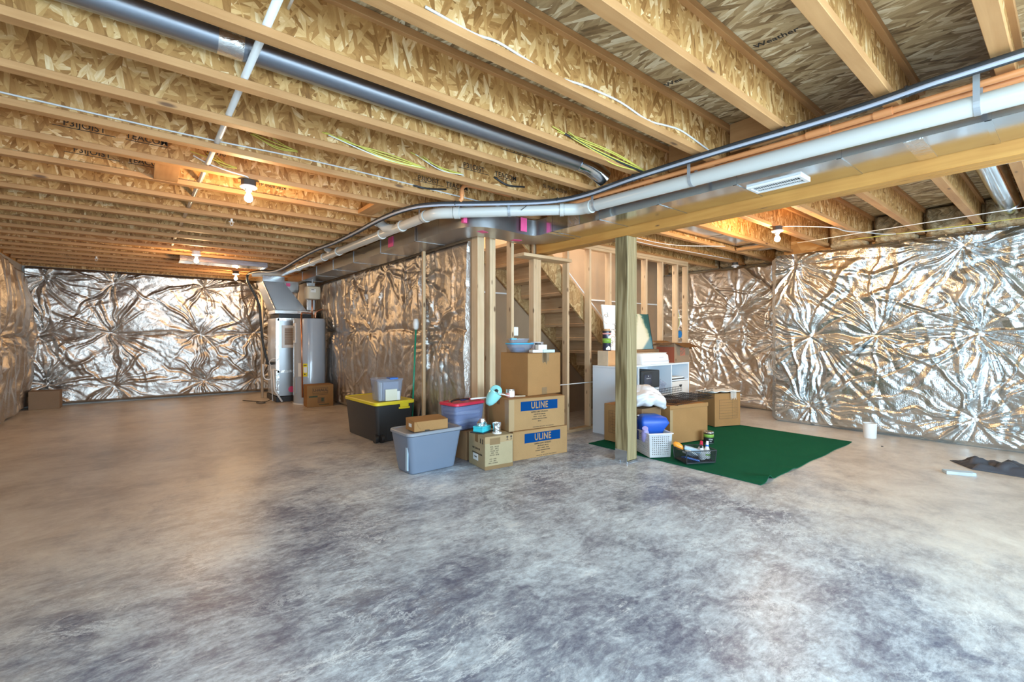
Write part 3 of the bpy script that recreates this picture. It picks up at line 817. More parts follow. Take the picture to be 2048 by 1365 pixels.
for (x, y, a) in ((2.65, 3.76, 20), (3.17, 3.86, -10)):
    fin(B(-.05, .05, -.035, .035, 2.2655, 2.2675, M=Matrix.Translation((x, y, 0)) @ Matrix.Rotation(R(a), 4, 'Z')), 'marking_tape', M['pink'], t)
fin(B(3.186, 3.1885, 2.95, 3.10, 2.275, 2.425), 'foil_tape', M['tape_foil'], t)
fin(B(3.20, 3.60, .52, .60, 2.2665, 2.2695), 'foil_tape', M['tape_foil'], t)
# printed white register in the underside
bm = bmesh.new()
box(bm, 3.30, 3.47, 1.13, 1.15, 2.255, 2.2695); box(bm, 3.30, 3.47, 1.45, 1.47, 2.255, 2.2695)
box(bm, 3.30, 3.32, 1.15, 1.45, 2.255, 2.2695); box(bm, 3.45, 3.47, 1.15, 1.45, 2.255, 2.2695)
g = fin(bm, 'register_grille', M['white'], t)
bm = bmesh.new()
for i in range(22):
    y = 1.157 + i * .0136
    box(bm, 3.32, 3.45, -.0035, .0035, -.0008, .0008, M=Matrix.Translation((0, y, 2.262)) @ Matrix.Rotation(R(40), 4, 'X'))
fin(bm, 'slat', M['white'], g); fin(B(3.32, 3.45, 1.15, 1.45, 2.2680, 2.2697), 'opening', M['black'], g)
fin(B(3.375, 3.395, 1.15, 1.45, 2.256, 2.259), 'bar', M['white'], g)

t = thing('round_duct', 'shiny round steel duct running in the bay between two wooden joists', 'duct')
fin(T([(-1.4, 2.452, 2.582), (.9, 2.452, 2.582), (2.72, 2.452, 2.580)], .069, 28), 'duct_pipe', M['spiral'], t, True, auto=40)
fin(T([(2.62, 2.452, 2.581), (2.74, 2.452, 2.575), (2.84, 2.442, 2.545), (2.92, 2.43, 2.505)], [.073, .073, .071, .069], 28), 'duct_elbow', M['galv'], t, True, auto=40)
fin(T([(.26, 2.452, 2.582), (.36, 2.452, 2.582)], .0705, 28), 'foil_tape', M['tape_foil'], t, True, auto=40)
t = thing('round_duct', 'short round silver duct poking down by the fibreglass above the long foil wall', 'duct')
fin(T([(4.6, .45, 2.60), (6.7, .45, 2.56)], .085, 26), 'duct_pipe', M['galv'], t, True, auto=40)
fin(T([(6.7, .45, 2.56), (6.95, .45, 2.555)], .092, 26), 'duct_collar', M['galv'], t, True, auto=40)
t = thing('flat_duct', 'flat silver duct lying between the joists above the lit bulb beyond the girder', 'duct')
fin(B(4.3, 7.2, 2.69, 3.09, 2.50, 2.69, bev=.004), 'duct_body', M['galv'], t)
bm = bmesh.new()
for x in (4.9, 5.7, 6.5): box(bm, x - .012, x + .012, 2.686, 3.094, 2.494, 2.4985)
fin(bm, 'seam_cleat', M['galv'], t)
t = thing('flat_duct', 'low flat silver branch duct under the joists near the far bulbs', 'duct')
fin(B(.42, 1.60, 8.42, 8.74, 2.350, 2.432, bev=.004), 'duct_body', M['galv'], t)
bm = bmesh.new()
for x in (.8, 1.2, 1.55): box(bm, x - .01, x + .01, 8.418, 8.742, 2.345, 2.3495)
fin(bm, 'seam_cleat', M['galv'], t)

# ------------------------------------------------------------------ drain pipe
t = thing('drain_pipe', 'thick white plastic drain pipe hung below the joists beside the silver duct', 'pipe')
def z1_(y): return 2.300 + .020 * y
A = [(3.04, -.9, z1_(-.9)), (3.04, 2.74, z1_(2.74))]
Bq = [(2.98, 2.87, 2.358), (2.18, 3.70, 2.366)]
Cq = [(2.11, 3.85, 2.368), (2.03, 9.1, 2.384)]
fin(T(A, .047, 24), 'pipe_run', M['pvc'], t, True, auto=40)
fin(T(Bq, .047, 24), 'pipe_run', M['pvc'], t, True, auto=40)
fin(T(Cq, .047, 24), 'pipe_run', M['pvc'], t, True, auto=40)
def elbow(a, b, c): return fin(T(cat([a, b, c], 6), .0525, 24), 'pipe_elbow', M['pvc'], t, True, auto=40)
elbow((3.04, 2.70, 2.354), (3.025, 2.81, 2.357), (2.945, 2.905, 2.359))
elbow((2.235, 3.640, 2.366), (2.135, 3.755, 2.367), (2.108, 3.90, 2.368))
def hub(p, d, L=.05):
    d = Vector(d).normalized(); p = Vector(p)
    return fin(T([p - d * L / 2, p + d * L / 2], .057, 24), 'pipe_coupling', M['pvc'], t, True, auto=40)
hub((3.04, 2.69, 2.3535), (0, 1, .02)); hub((2.93, 2.922, 2.359), (-.7, .72, 0), .035)
hub((2.26, 3.617, 2.366), (-.7, .72, 0)); hub((2.105, 3.93, 2.368), (0, 1, 0), .04)
for y in (4.45, 4.95, 6.35, 6.95, 7.55, 8.3): hub((2.11 - .0152 * (y - 3.85), y, 2.368 + .003 * (y - 3.85)), (0, 1, 0), .05)
fin(T([(2.10, 4.60, 2.372), (2.06, 4.75, 2.40), (2.00, 4.84, 2.49)], .050, 22), 'wye_branch', M['pvc'], t, True, auto=40)
fin(T([(2.012, 4.82, 2.47), (1.99, 4.865, 2.52)], .060, 22), 'cleanout_cap', M['pvc'], t, True, auto=40)
fin(T([(2.075, 6.60, 2.38), (2.03, 6.72, 2.47)], .045, 20), 'wye_branch', M['pvc'], t, True, auto=40)
fin(T(cat([(2.03, 9.08, 2.384), (2.01, 9.32, 2.384), (1.88, 9.47, 2.382), (1.55, 9.55, 2.36)], 6), .050, 22), 'pipe_elbow', M['pvc'], t, True, auto=40)
mk = frame_m((2.68, 3.155, 2.365), (.70, -.714, 0), (0, 0, 1)); mk.translation = mk.translation + Vector((-.714, -.70, 0)) * .0475
text('pen_mark', '/', .09, M['pvc_ink'], t, mk @ Matrix.Rotation(R(-38), 4, 'Z'), thick=.0005)

def strap(name, lab, p, d, w=.012, rad=.050, top=2.4365):
    """metal hanger strap round the pipe at p, the pipe going along d"""
    d = Vector(d).normalized(); s = Vector((d.y, -d.x, 0)); p = Vector(p)
    path = [p + s * rad * 1.02 + Vector((0, 0, top - p.z)), p + s * rad * 1.02]
    for i in range(1, 12):
        a = -PI * i / 12; path.append(p + s * math.cos(a) * rad * 1.02 + Vector((0, 0, math.sin(a) * rad * 1.02)))
    path += [p - s * rad * 1.02, p - s * rad * 1.02 + Vector((0, 0, top - p.z))]
    bm = bmesh.new(); secs = []
    for i, q in enumerate(path):
        tg = (path[min(i + 1, len(path) - 1)] - path[max(i - 1, 0)]).normalized(); nrm = d.cross(tg).normalized() * .0018
        secs.append([q - d * w, q + d * w, q + d * w + nrm, q - d * w + nrm])
    rings(bm, secs)
    o = fin(bm, name, M['strap']); tag(o, lab, 'pipe strap', 'metal straps holding the drain pipe', 'thing'); return o
for y, lab in ((.30, 'grey metal strap on the drain pipe by the duct end over the long foil wall'), (1.73, 'grey metal strap halfway along the straight drain pipe beside the duct'),
               (2.62, 'grey metal strap on the drain pipe just before its bend over the post')):
    strap('pipe_strap', lab, (3.04, y, z1_(y)), (0, 1, .02), rad=.0485)
strap('pipe_strap', 'grey metal strap in the middle of the slanting piece of drain pipe', (2.60, 3.264, 2.362), (-.7, .726, 0))
strap('pipe_strap', 'grey metal strap on the drain pipe at its far bend, below the orange elbow', (2.107, 3.975, 2.368), (0, 1, 0), rad=.0485)

# orange sprinkler pipes
def sprk(lab, pts, r=.0165, cps=()):
    tt = thing('sprinkler_pipe', lab, 'pipe', group=None)
    fin(T(pts, r, 14), 'pipe_run', M['cpvc'], tt, True, auto=40)
    for a, b in cps: fin(T([a, b], r * 1.32, 14), 'pipe_coupling', M['cpvc'], tt, True, auto=40)
    return tt
sprk('upper orange plastic pipe running just above the thick white drain pipe', [(3.075, -.9, 2.412), (3.075, 1.1, 2.414), (3.03, 2.2, 2.417), (3.005, 2.95, 2.4185)], cps=[((3.075, .62, 2.413), (3.075, .70, 2.413)), ((3.07, .90, 2.414), (3.068, 1.02, 2.414))])
sprk('lower orange plastic pipe between the silver duct and the drain pipe', [(3.145, -.9, 2.408), (3.145, 3.0, 2.412)])
sprk('orange plastic elbow pipe dropping from a joist behind the bend of the drain pipe', cat([(2.75, 3.44, 2.575), (2.36, 3.44, 2.575), (2.24, 3.44, 2.565), (2.20, 3.44, 2.52), (2.20, 3.44, 2.445), (2.19, 3.455, 2.425)], 5), cps=[((2.20, 3.44, 2.475), (2.20, 3.44, 2.515))])

# line set bundle
t = thing('line_bundle', 'black insulated line bundle tied with grey cables above the drain pipe, ending at the furnace', 'pipe')
bp = [(2.86, -.9, 2.405), (2.86, .25, 2.405), (2.86, .44, 2.405), (2.885, .67, 2.405), (2.89, .99, 2.408), (2.865, 1.46, 2.41), (2.86, 2.1, 2.41), (2.89, 2.60, 2.41), (2.78, 2.93, 2.408), (2.42, 3.28, 2.405), (2.03, 3.64, 2.405), (1.90, 3.95, 2.405),
      (1.87, 4.46, 2.41), (1.89, 5.2, 2.41), (1.88, 5.9, 2.405), (1.84, 6.5, 2.405), (1.84, 7.3, 2.405), (1.76, 8.1, 2.325), (1.68, 8.55, 2.315), (1.62, 8.95, 2.36), (1.50, 9.50, 2.36), (1.49, 9.62, 2.26), (1.53, 9.62, 2.15), (1.62, 9.62, 1.97), (1.69, 9.62, 1.76), (1.71, 9.62, 1.5), (1.74, 9.62, 1.13), (1.78, 9.6, .9), (1.83, 9.6, .70)]
bpc = cat(bp, 5)
fin(T(bpc, .0215, 12), 'insulated_line', M['armaflex'], t, True)
gp = [(p[0] - .018, p[1], min(p[2] - .014, 2.4)) for p in bp[:20]]
fin(T(cat(gp, 5), .010, 8), 'grey_cable', M['cable_grey'], t, True)
gp = [(p[0] + .022, p[1], p[2] - .012) for p in bp[:20]]
fin(T(cat(gp, 5), .006, 8), 'thin_cable', M['black'], t, True)
for i in range(3, 130, 9):
    if i + 1 < len(bpc):
        p = bpc[i]; d = (bpc[i + 1] - p).normalized()
        fin(T([p - d * .004, p + d * .004], .0275, 12), 'cable_tie', M['black'], t)

# ------------------------------------------------------------------ lamps and cables on the joists
def lamp(lab, x, y, lit=True, zj=2.436, power=BULB, white_box=False, bulb=True, grp=None):
    t = thing('ceiling_lamp', lab, 'lamp', (x, y, zj), 0, grp)
    fin(LA([(.0, -.001), (.052, -.001), (.052, -.045), (.0, -.045)], 8), 'junction_box', M['white'] if white_box else M['black_box'], t)
    fin(LA([(.0, -.0455), (.058, -.0455), (.060, -.055), (.050, -.064), (.026, -.068), (.024, -.085), (.0, -.085)], 24), 'lamp_holder', M['white'], t, True, auto=35)
    if bulb:
        b = fin(LA([(.0, -.0855), (.013, -.086), (.014, -.100), (.022, -.115), (.029, -.132), (.030, -.145), (.024, -.160), (.012, -.169), (.0, -.171)], 20), 'bulb', M['bulb'] if lit else M['glass'], t, True)
    if lit:
        l = bpy.data.lights.new('bulb_light', 'POINT'); l.energy = power; l.color = BULB_COL; l.shadow_soft_size = .035
        o = bpy.data.objects.new('bulb_light', l); COL.objects.link(o); o.location = (x, y, zj - .215); 
    return t
lamp('bare lit bulb hanging under the joists over the middle of the open floor', .638, jy(3) + .02, power=BULB)
lamp('bare lit bulb on a white base, second away toward the far foil wall', .588, jy(11) - .03, white_box=True)
lamp('bare lit bulb by the furnace, farthest down the room', 1.345, jy(15))
lamp('bare lit bulb beyond the girder, above the green carpet side', 5.46, 2.10, power=BULB * 2)
lamp('lamp holder without a bulb near the recessed foil wall', 7.62, 3.58, lit=False, bulb=False)
# small bits hanging from joists: sprinkler heads
def head(lab, x, y):
    t = thing('ceiling_sprinkler', lab, 'sprinkler', (x, y, 2.436))
    fin(T([(0, 0, 0), (0, 0, -.03)], .011, 10), 'nipple', M['pex'], t)
    fin(LA([(.0, -.030), (.026, -.031), (.026, -.034), (.0, -.035)], 18), 'escutcheon', M['white'], t)
    bm = bmesh.new(); tube(bm, [(-.010, 0, -.035), (-.013, 0, -.055), (0, 0, -.068), (.013, 0, -.055), (.010, 0, -.035)], .0025, 6); lathe(bm, [(0, -.068), (.013, -.069), (0, -.071)], 10)
    fin(bm, 'deflector', M['white'], t)
head('small white sprinkler head between the first and second lit bulbs', .71, jy(6) + .0)
head('small white sprinkler head near the far foil wall, away from the ducts', -.56, jy(14))
head('small white sprinkler head above the recessed foil wall', 7.6, 2.65)
# white pipe threading the joist webs
o = fin(T([(.405, 1.0, 2.4935), (.375, 3.5, 2.4935), (.30, 8.6, 2.4935)], .0165, 14), 'white_pipe', M['pex'], smooth=True); tag(o, 'straight white plastic pipe threaded through holes in many joists', 'pipe', kind='thing')
o = fin(T([(.475, 1.9, 2.60), (.47, 2.07, 2.59)], .006, 8), 'white_pipe', M['pex'], smooth=True); tag(o, 'short thin white tube end sticking down beside the threaded white pipe', 'pipe', kind='thing')
def cable(lab, pts, r, m, name='cable', k=5, catg='cable'):
    o = fin(T(cat(pts, k), r, 7), name, M[m], smooth=True); tag(o, lab, catg, kind='thing'); return o
yw = jy(-2) - .011
cable('wavy white cable stapled along the joist web above the drain pipe', [(.85, yw, 2.50), (1.07, yw, 2.49), (1.2, yw, 2.505), (1.37, yw, 2.49), (1.52, yw, 2.475), (1.71, yw, 2.50), (1.84, yw, 2.51), (2.05, yw, 2.515), (2.30, yw, 2.49), (2.5, yw, 2.515), (2.67, yw, 2.53), (2.95, yw, 2.50), (3.1, yw, 2.48)], .0055, 'cable_white')
yw = jy(2) - .011
cable('grey white cable running straight along a joist web toward the orange elbow', [(-1.2, yw - .0, 2.505), (-.22, yw, 2.500), (.32, yw, 2.50), (.89, yw, 2.515), (1.47, yw, 2.51), (1.95, yw, 2.50), (2.5, yw, 2.49)], .0055, 'cable_white')
def bundle(lab, x0, x1, y, z, n, seed, cols=('cable_yellow',), dy=.02):
    rs = random.Random(seed)
    t = thing('cable_bundle', lab, 'cables')
    for i in range(n):
        o_ = (i - n / 2) * .011
        a = x0 + rs.uniform(-.04, .12); 
        pts = [(a, y - .012 + .004 * i, z + .045 + rs.uniform(-.01, .02)), ((a + x1) / 2, y - dy - .006 * i, z + o_ * .9 + rs.uniform(-.012, .012)), (x1, y - dy - .012 + .003 * i, z - .012 + o_ * .3)]
        fin(T(cat(pts, 8), .0042, 6), 'cable', M[cols[i % len(cols)]], t, True)
    return t
bundle('yellow and white cables bundled on a joist web over the open floor', .93, 1.62, jy(1) - .01, 2.475, 5, 1, ('cable_yellow', 'cable_white', 'cable_yellow', 'cable_yellow'))
bundle('bunch of yellow cables drooping along a joist toward the bend of the black line bundle', 2.02, 2.95, jy(-1) - .01, 2.478, 6, 2)
bundle('few yellow cable ends below the round duct near the stamped letters', 1.55, 1.95, jy(1) - .01, 2.50, 3, 3, ('cable_white', 'cable_yellow', 'cable_yellow'))
bundle('yellow cable ends poking out near the white threaded pipe', .58, .86, jy(2) - .012, 2.56, 4, 4)
bundle('yellow cable ends beside the white pipe above the brightest bulb', .30, .55, jy(3) - .012, 2.51, 4, 5)
cable('thick black cable drooping below the yellow cables by the duct', [(2.10, jy(-1) - .02, 2.52), (2.45, jy(-1) - .035, 2.472), (2.8, jy(-1) - .045, 2.450), (3.0, jy(-1) - .05, 2.445)], .007, 'black')
cable('white cable from the joist to the first lit bulb box', [(.28, jy(3) - .02, 2.53), (.38, jy(3) - .02, 2.49), (.50, jy(3) + .0 - .04, 2.46), (.62, jy(3) - .036, 2.445), (.64, jy(3) + .03, 2.433)], .005, 'cable_white')
cable('short black cable stub across a joist web under the round duct', [(2.27, jy(1) - .012, 2.545), (2.40, jy(1) - .03, 2.50), (2.60, jy(1) - .012, 2.53)], .008, 'black')
cable('short black cable stub crossing the stamped letters', [(1.78, jy(2) - .012, 2.50), (1.9, jy(2) - .025, 2.495), (2.1, jy(2) - .012, 2.53)], .008, 'black')
o = cable('thin green cable arched above the bend of the drain pipe', [(2.15, 3.93, 2.432), (2.32, 3.70, 2.434), (2.50, 3.50, 2.470), (2.75, 3.30, 2.434), (3.0, 3.15, 2.434)], .004, 'cable_green')
cable('white cable looping down over the drain pipe at the strap by its far bend', [(2.16, 3.90, 2.432), (2.28, 3.70, 2.45), (2.40, 3.52, 2.42), (2.46, 3.40, 2.405)], .005, 'cable_white')
cable('white cable looping up from the drain pipe to the middle strap', [(2.50, 3.36, 2.405), (2.58, 3.24, 2.43), (2.66, 3.15, 2.434), (2.75, 3.1, 2.434)], .005, 'cable_white')
cable('green cable lying along the black line bundle beside the duct', [(2.93, -.9, 2.425), (2.93, .3, 2.425), (2.915, .6, 2.42), (2.91, 1.0, 2.418)], .0075, 'cable_green')
cable('thin orange tube beside the black line bundle under the joists', [(2.91, -.9, 2.44 - .012), (2.935, .5, 2.426), (2.93, 1.6, 2.43), (2.94, 2.4, 2.43)], .005, 'cpvc')
# beyond the girder
cable('white plastic pipe slung below the joists beyond the girder', [(4.62, -.7, 2.418), (4.62, .3, 2.418), (4.60, 1.25, 2.420)], .011, 'pex', 'white_pipe', catg='pipe')
cable('white cable from the lit bulb beyond the girder toward the fibreglass', [(5.50, 2.06, 2.433), (5.62, 1.95, 2.434), (5.95, ys_r[3] + .045, 2.425), (6.3, ys_r[3] + .02, 2.432), (6.6, 1.55, 2.431), (6.95, 1.35, 2.431), (7.1, .6, 2.431)], .005, 'cable_white')
cable('pale cable crossing under the joists above the long foil wall', [(6.4, -.7, 2.430), (6.45, .6, 2.430), (6.6, 2.3, 2.430)], .005, 'cable_white')
cable('yellowish cable crossing under the joists close to the long foil wall', [(7.0, -.7, 2.430), (6.98, .6, 2.430), (6.9, 1.9, 2.430)], .004, 'cable_yellow')
cable('pale cable slung along the joists above the recessed foil wall', [(4.0, 3.5, 2.431), (5.0, 3.47, 2.400), (6.0, 3.50, 2.425), (7.25, 3.45, 2.432)], .005, 'cable_white')
cable('second pale cable slung near the one above the recessed foil wall', [(3.9, 3.36, 2.431), (5.2, 3.32, 2.398), (6.1, 3.0, 2.43)], .005, 'cable_white')

# ------------------------------------------------------------------ furnace and water heater
t = thing('furnace', 'grey metal furnace with white grille and foil taped seams standing behind the water heater', 'furnace')
fin(B(1.93, 2.58, 9.30, 10.05, .10, .56, bev=.006), 'blower_cabinet', M['galv_dull'], t)
fin(B(1.93, 2.58, 9.30, 10.05, .565, 1.55, bev=.006), 'heat_cabinet', M['galv_dull'], t)
fin(B(1.90, 2.62, 9.27, 10.1, .0, .098, bev=.004), 'drain_pan', M['black'], t)
fin(B(1.96, 2.55, 9.33, 10.0, 1.551, 1.63), 'coil_gap', M['black'], t)
bm = bmesh.new(); box(bm, 1.925, 2.585, 9.292, 9.30, .54, .585); box(bm, 1.90, 1.929, 9.29, 10.0, .12, 1.55); box(bm, 1.93, 1.955, 9.292, 9.30, .12, 1.55); box(bm, 1.93, 2.585, 9.292, 9.299, 1.50, 1.555)
fin(bm, 'foil_tape', M['tape_foil'], t)
g = fin(B(2.00, 2.30, 9.280, 9.299, 1.00, 1.42, bev=.004), 'grille_frame', M['white'], t)
bm = bmesh.new()
box(bm, 2.045, 2.26, 9.2785, 9.2799, 1.055, 1.37)
fin(bm, 'grille_opening', M['card_g'], g)
bm = bmesh.new()
for i in range(15): z = 1.068 + i * .0205; box(bm, 2.045, 2.26, 9.273, 9.2784, z, z + .006)
fin(bm, 'slat', M['cream'], g)
fin(LA([(0, 0), (.06, 0), (.06, .003), (0, .003)], 12, M=Matrix.Translation((2.17, 9.299, .22)) @ Matrix.Rotation(R(90), 4, 'X') @ Matrix.Scale(1, 4)), 'marking_patch', M['pink'], t)
bm = bmesh.new(); box(bm, 1.88, 2.60, 9.28, 10.05, 1.635, 1.70, bev=.004); fin(bm, 'plenum_collar', M['galv'], t)
# leaning transition up to the branch
bm = bmesh.new()
lo = [(1.90, 9.30, 1.702), (2.44, 9.30, 1.702), (2.44, 10.0, 1.702), (1.90, 10.0, 1.702)]
hi = [(1.70, 9.36, 2.22), (2.05, 9.36, 2.22), (2.05, 9.9, 2.22), (1.70, 9.9, 2.22)]
rings(bm, [lo, hi]); fin(bm, 'transition_duct', M['galv_dull'], t)
fin(B(1.69, 2.06, 9.35, 9.91, 2.222, 2.33, bev=.003), 'branch_box', M['galv'], t)
bm = bmesh.new(); tube(bm, [(1.69, 9.345, 2.215), (1.89, 9.29, 1.70)], .018, 6); fin(bm, 'foil_tape_edge', M['tape_foil'], t)
fin(B(2.065, 2.320, 9.42, 9.85, 2.05, 2.26, bev=.003), 'branch_box', M['galv'], t)
fin(B(2.10, 2.17, 9.412, 9.419, 2.16, 2.22), 'marking_tape', M['pink'], t)
fin(B(2.45, 2.60, 9.35, 9.9, 1.72, 2.255, bev=.003), 'riser_duct', M['galv_dull'], t)
fin(B(2.455, 2.47, 9.335, 9.349, 1.72, 2.25), 'foil_tape', M['tape_foil'], t)
# condensate pipes in front of the left side
t = thing('condensate_pipe', 'thin white plastic drain tubes and trap at the side of the furnace', 'pipe')
fin(T(cat([(1.86, 9.50, .66), (1.82, 9.45, .72), (1.84, 9.40, .78), (1.90, 9.36, .80), (1.92, 9.285, .77)], 5), .009, 8), 'tube', M['white'], t, True)
fin(T(cat([(1.72, 9.5, .70), (1.74, 9.48, .45), (1.84, 9.45, .42), (1.86, 9.4, .60), (1.92, 9.26, .58)], 5), .012, 8), 'trap', M['white'], t, True)
fin(T([(1.87, 9.36, .60), (1.88, 9.30, .22), (1.98, 9.17, .015)], .016, 10), 'drain_leg', M['white'], t, True)
fin(T([(1.84, 9.44, .66), (1.86, 9.36, .02)], .008, 8), 'tube', M['white'], t, True)
o = fin(T([(1.80, 9.60, .71), (2.0, 9.6, .70)], .030, 10), 'line_end', M['armaflex']); tag(o, 'stub of black insulation where the line enters the furnace side', 'pipe insulation', kind='thing')
cable('thin dark wire curled on the floor beside the furnace', [(1.86, 9.5, .03), (1.75, 9.42, .012), (1.62, 9.45, .012), (1.60, 9.30, .012), (1.68, 9.22, .012), (1.72, 9.32, .012), (1.60, 9.6, .012), (1.45, 9.85, .012)], .007, 'black')
o = fin(T([(1.83, 10.15, .0), (1.83, 10.15, 2.3)], .025, 10), 'pale_pipe', M['ply'], smooth=True); tag(o, 'upright pale pipe standing behind the black line beside the furnace', 'pipe', kind='thing')

t = thing('water_heater', 'tall grey water heater with yellow label standing before the silver duct', 'water heater')
cx, cy, rr = 2.37, 8.86, .268
fin(LA([(0, .012), (rr, .012), (rr, .10), (rr + .001, 1.50), (rr - .012, 1.535), (0, 1.545)], 48, (cx, cy, 0)), 'tank', M['heater'], t, True, auto=35)
fin(LA([(0, 0), (rr + .012, 0), (rr + .012, .018), (0, .019)], 48, (cx, cy, 0)), 'base_ring', M['white'], t, True, auto=35)
def on_tank(a0, a1, z0, z1, m, nm, off=.002, par=None):
    bm = bmesh.new(); k = 10; ra, rb = rr + .0012, rr + off
    prof = []
    for i in range(k + 1):
        a = R(a0 + (a1 - a0) * i / k); prof.append([(cx + math.cos(a) * q, cy + math.sin(a) * q, z) for q, z in ((ra, z0), (rb, z0), (rb, z1), (ra, z1))])
    rings(bm, prof); return fin(bm, nm, m, par or t)
on_tank(-128, -112, .50, .73, M['yel'], 'energy_label', .003)
on_tank(-126, -114, .57, .67, M['paper'], 'energy_label', .0034)
on_tank(-148, -129, .50, .74, M['paper'], 'spec_label', .003)
on_tank(-126, -115, .69, .705, M['pvc_ink'], 'label_print', .0036)
on_tank(-124, -119, .53, .55, M['pvc_ink'], 'label_print', .0036)
on_tank(-178, -158, .20, .48, M['heater'], 'access_panel', .012)
on_tank(-178, -160, 1.10, 1.45, M['white'], 'access_panel', .012)
on_tank(-172, -168, 1.14, 1.40, M['black'], 'panel_slot', .015)
fin(T([(2.155, 8.55, 1.60), (2.16, 8.555, .9), (2.175, 8.56, .14)], .014, 12), 'relief_pipe', M['copper'], t, True)
fin(T(cat([(2.155, 8.55, 1.60), (2.17, 8.57, 1.625), (2.22, 8.62, 1.63), (2.40, 8.80, 1.63)], 5), .014, 12), 'relief_pipe', M['copper'], t, True)
fin(T([(2.40, 8.80, 1.546), (2.40, 8.80, 1.88)], .014, 12), 'inlet_pipe', M['copper'], t, True)
fin(T(cat([(2.50, 8.95, 1.546), (2.50, 8.95, 1.65), (2.56, 8.95, 1.70), (2.63, 9.0, 1.72), (2.66, 9.2, 1.72)], 5), .014, 12), 'outlet_pipe', M['copper'], t, True)
t = thing('expansion_tank', 'cream coloured expansion tank fixed above the grey water heater', 'tank', (2.42, 8.86, 1.885))
bm = bmesh.new(); rings(bm, [rrect(.16, .16, .05, 0, 4), rrect(.24, .22, .06, .015, 4), rrect(.25, .23, .06, .06, 4), rrect(.25, .23, .06, .19, 4), rrect(.24, .22, .06, .232, 4), rrect(.17, .15, .05, .25, 4)])
fin(bm, 'tank_shell', M['tan_tank'], t, True, auto=50)
fin(B(-.06, .03, -.118, -.1155, .13, .19), 'label', M['paper'], t); fin(B(-.05, .0, -.1195, -.1182, .172, .182), 'label_print', M['ink'], t)
fin(T([(0, 0, .25), (0, 0, .38)], .010, 8), 'hanger_rod', M['strap'], t)

# ------------------------------------------------------------------ cartons, totes and what lies on them
def carton(name, lab, loc, rz, w, d, h, m, tape=True, seam='x', group=None, corner=None):
    """corner-based: local origin at the near left bottom corner"""
    t = thing(name, lab, 'box', loc, R(rz), group)
    fin(B(0, w, 0, d, 0, h - .004, bev=.005, seg=2), 'box_body', m, t)
    if seam == 'x':
        fin(B(.001, w - .001, .001, d / 2 - .0015, h - .0038, h, bev=.001), 'top_flap', m, t); fin(B(.001, w - .001, d / 2 + .0015, d - .001, h - .0038, h, bev=.001), 'top_flap', m, t)
        if tape:
            bm = bmesh.new(); box(bm, -.0012, w + .0012, d / 2 - .027, d / 2 + .027, h + .0001, h + .0011); box(bm, -.0016, -.0004, d / 2 - .027, d / 2 + .027, h - .07, h + .001); box(bm, w + .0004, w + .0016, d / 2 - .027, d / 2 + .027, h - .07, h + .001)
            fin(bm, 'packing_tape', M['tape'], t)
    else:
        fin(B(.001, w / 2 - .0015, .001, d - .001, h - .0038, h, bev=.001), 'top_flap', m, t); fin(B(w / 2 + .0015, w - .001, .001, d - .001, h - .0038, h, bev=.001), 'top_flap', m, t)
        if tape:
            bm = bmesh.new(); box(bm, w / 2 - .027, w / 2 + .027, -.0012, d + .0012, h + .0001, h + .0011); box(bm, w / 2 - .027, w / 2 + .027, -.0016, -.0004, h - .10, h + .001)
            fin(bm, 'packing_tape', M['tape'], t)
    return t
def front(x, z, dy=-.0006): return frame_m((x, dy, z), (1, 0, 0), (0, 0, 1))
def leftf(y, z, dx=-.0006): return frame_m((dx, y, z), (0, -1, 0), (0, 0, 1))
def uline(t, w, h, zc, sc=1.0):
    x0, x1 = w * .20, w * .86
    fin(B(x0, x1, -.0014, -.0002, zc - .047 * sc, zc + .047 * sc), 'blue_print', M['uline'], t)
    text('printed_word', 'ULINE', .092 * sc, M['card_u'], t, front(w * .53, zc, -.0018), bold=.0018, sx=.76, gap=1.12)
    for i, (s, sz, dx) in enumerate((('SHIPPING SUPPLY SPECIALISTS', .019, 0), ('1-800-295-5510  uline.com', .016, 0), ('CHICAGO     ATLANTA     DALLAS', .012, 0), ('LOS ANGELES  MINNEAPOLIS  NYC/PHILA', .012, 0), ('SEATTLE', .012, 0))):
        text('print_small', s, sz, M['ink'], t, front(w * .53 + dx, zc - .066 * sc - i * .0235 * sc), sx=.82, bold=.0004)
    text('print_small', 'MADE IN USA   RECYCLABLE   BOX CERTIFICATE', .013, M['ink'], t, front(w * .60, .018), sx=.9)

t = carton('cardboard_box', 'long cardboard box with blue printed band, lower of the pair on the floor', (2.80, 3.46, 0), -6.5, .675, .42, .285, M['card_u']); uline(t, .675, .285, .205)
t = carton('cardboard_box', 'long cardboard box with blue printed band, upper one under the plain big box', (2.772, 3.49, .287), -8, .68, .42, .315, M['card_u']); uline(t, .68, .315, .235)
fin(B(.0, .06, -.0012, -.0002, .0, .31), 'packing_tape', M['tape_c'], t); fin(B(-.0012, -.0002, .0, .08, .0, .31), 'packing_tape', M['tape_c'], t)
t = carton('cardboard_box', 'plain big cardboard box on top of the two blue banded boxes', (3.075, 3.556, .604), 2, .485, .44, .44, M['card'], seam='y')
bm = bmesh.new(); prism(bm, [(.20, .44), (.31, .44), (.305, .345), (.285, .36), (.27, .31), (.245, .355), (.22, .33), (.205, .345)], -.0016, -.0004); fin(bm, 'packing_tape', M['tape'], t)
fin(B(.20, .275, -.0014, -.0003, .0, .075), 'packing_tape', M['tape'], t)
t = carton('cardboard_box', 'pale small cardboard box with black print beside the grey tote', (2.412, 3.385, 0), -6.5, .300, .325, .302, M['card_k'])
fin(B(0.0, .30, -.0012, -.0002, .24, .300), 'packing_tape', M['tape_c'], t); fin(B(.05, .16, -.0018, -.0013, .225, .285), 'packing_tape', M['tape'], t)
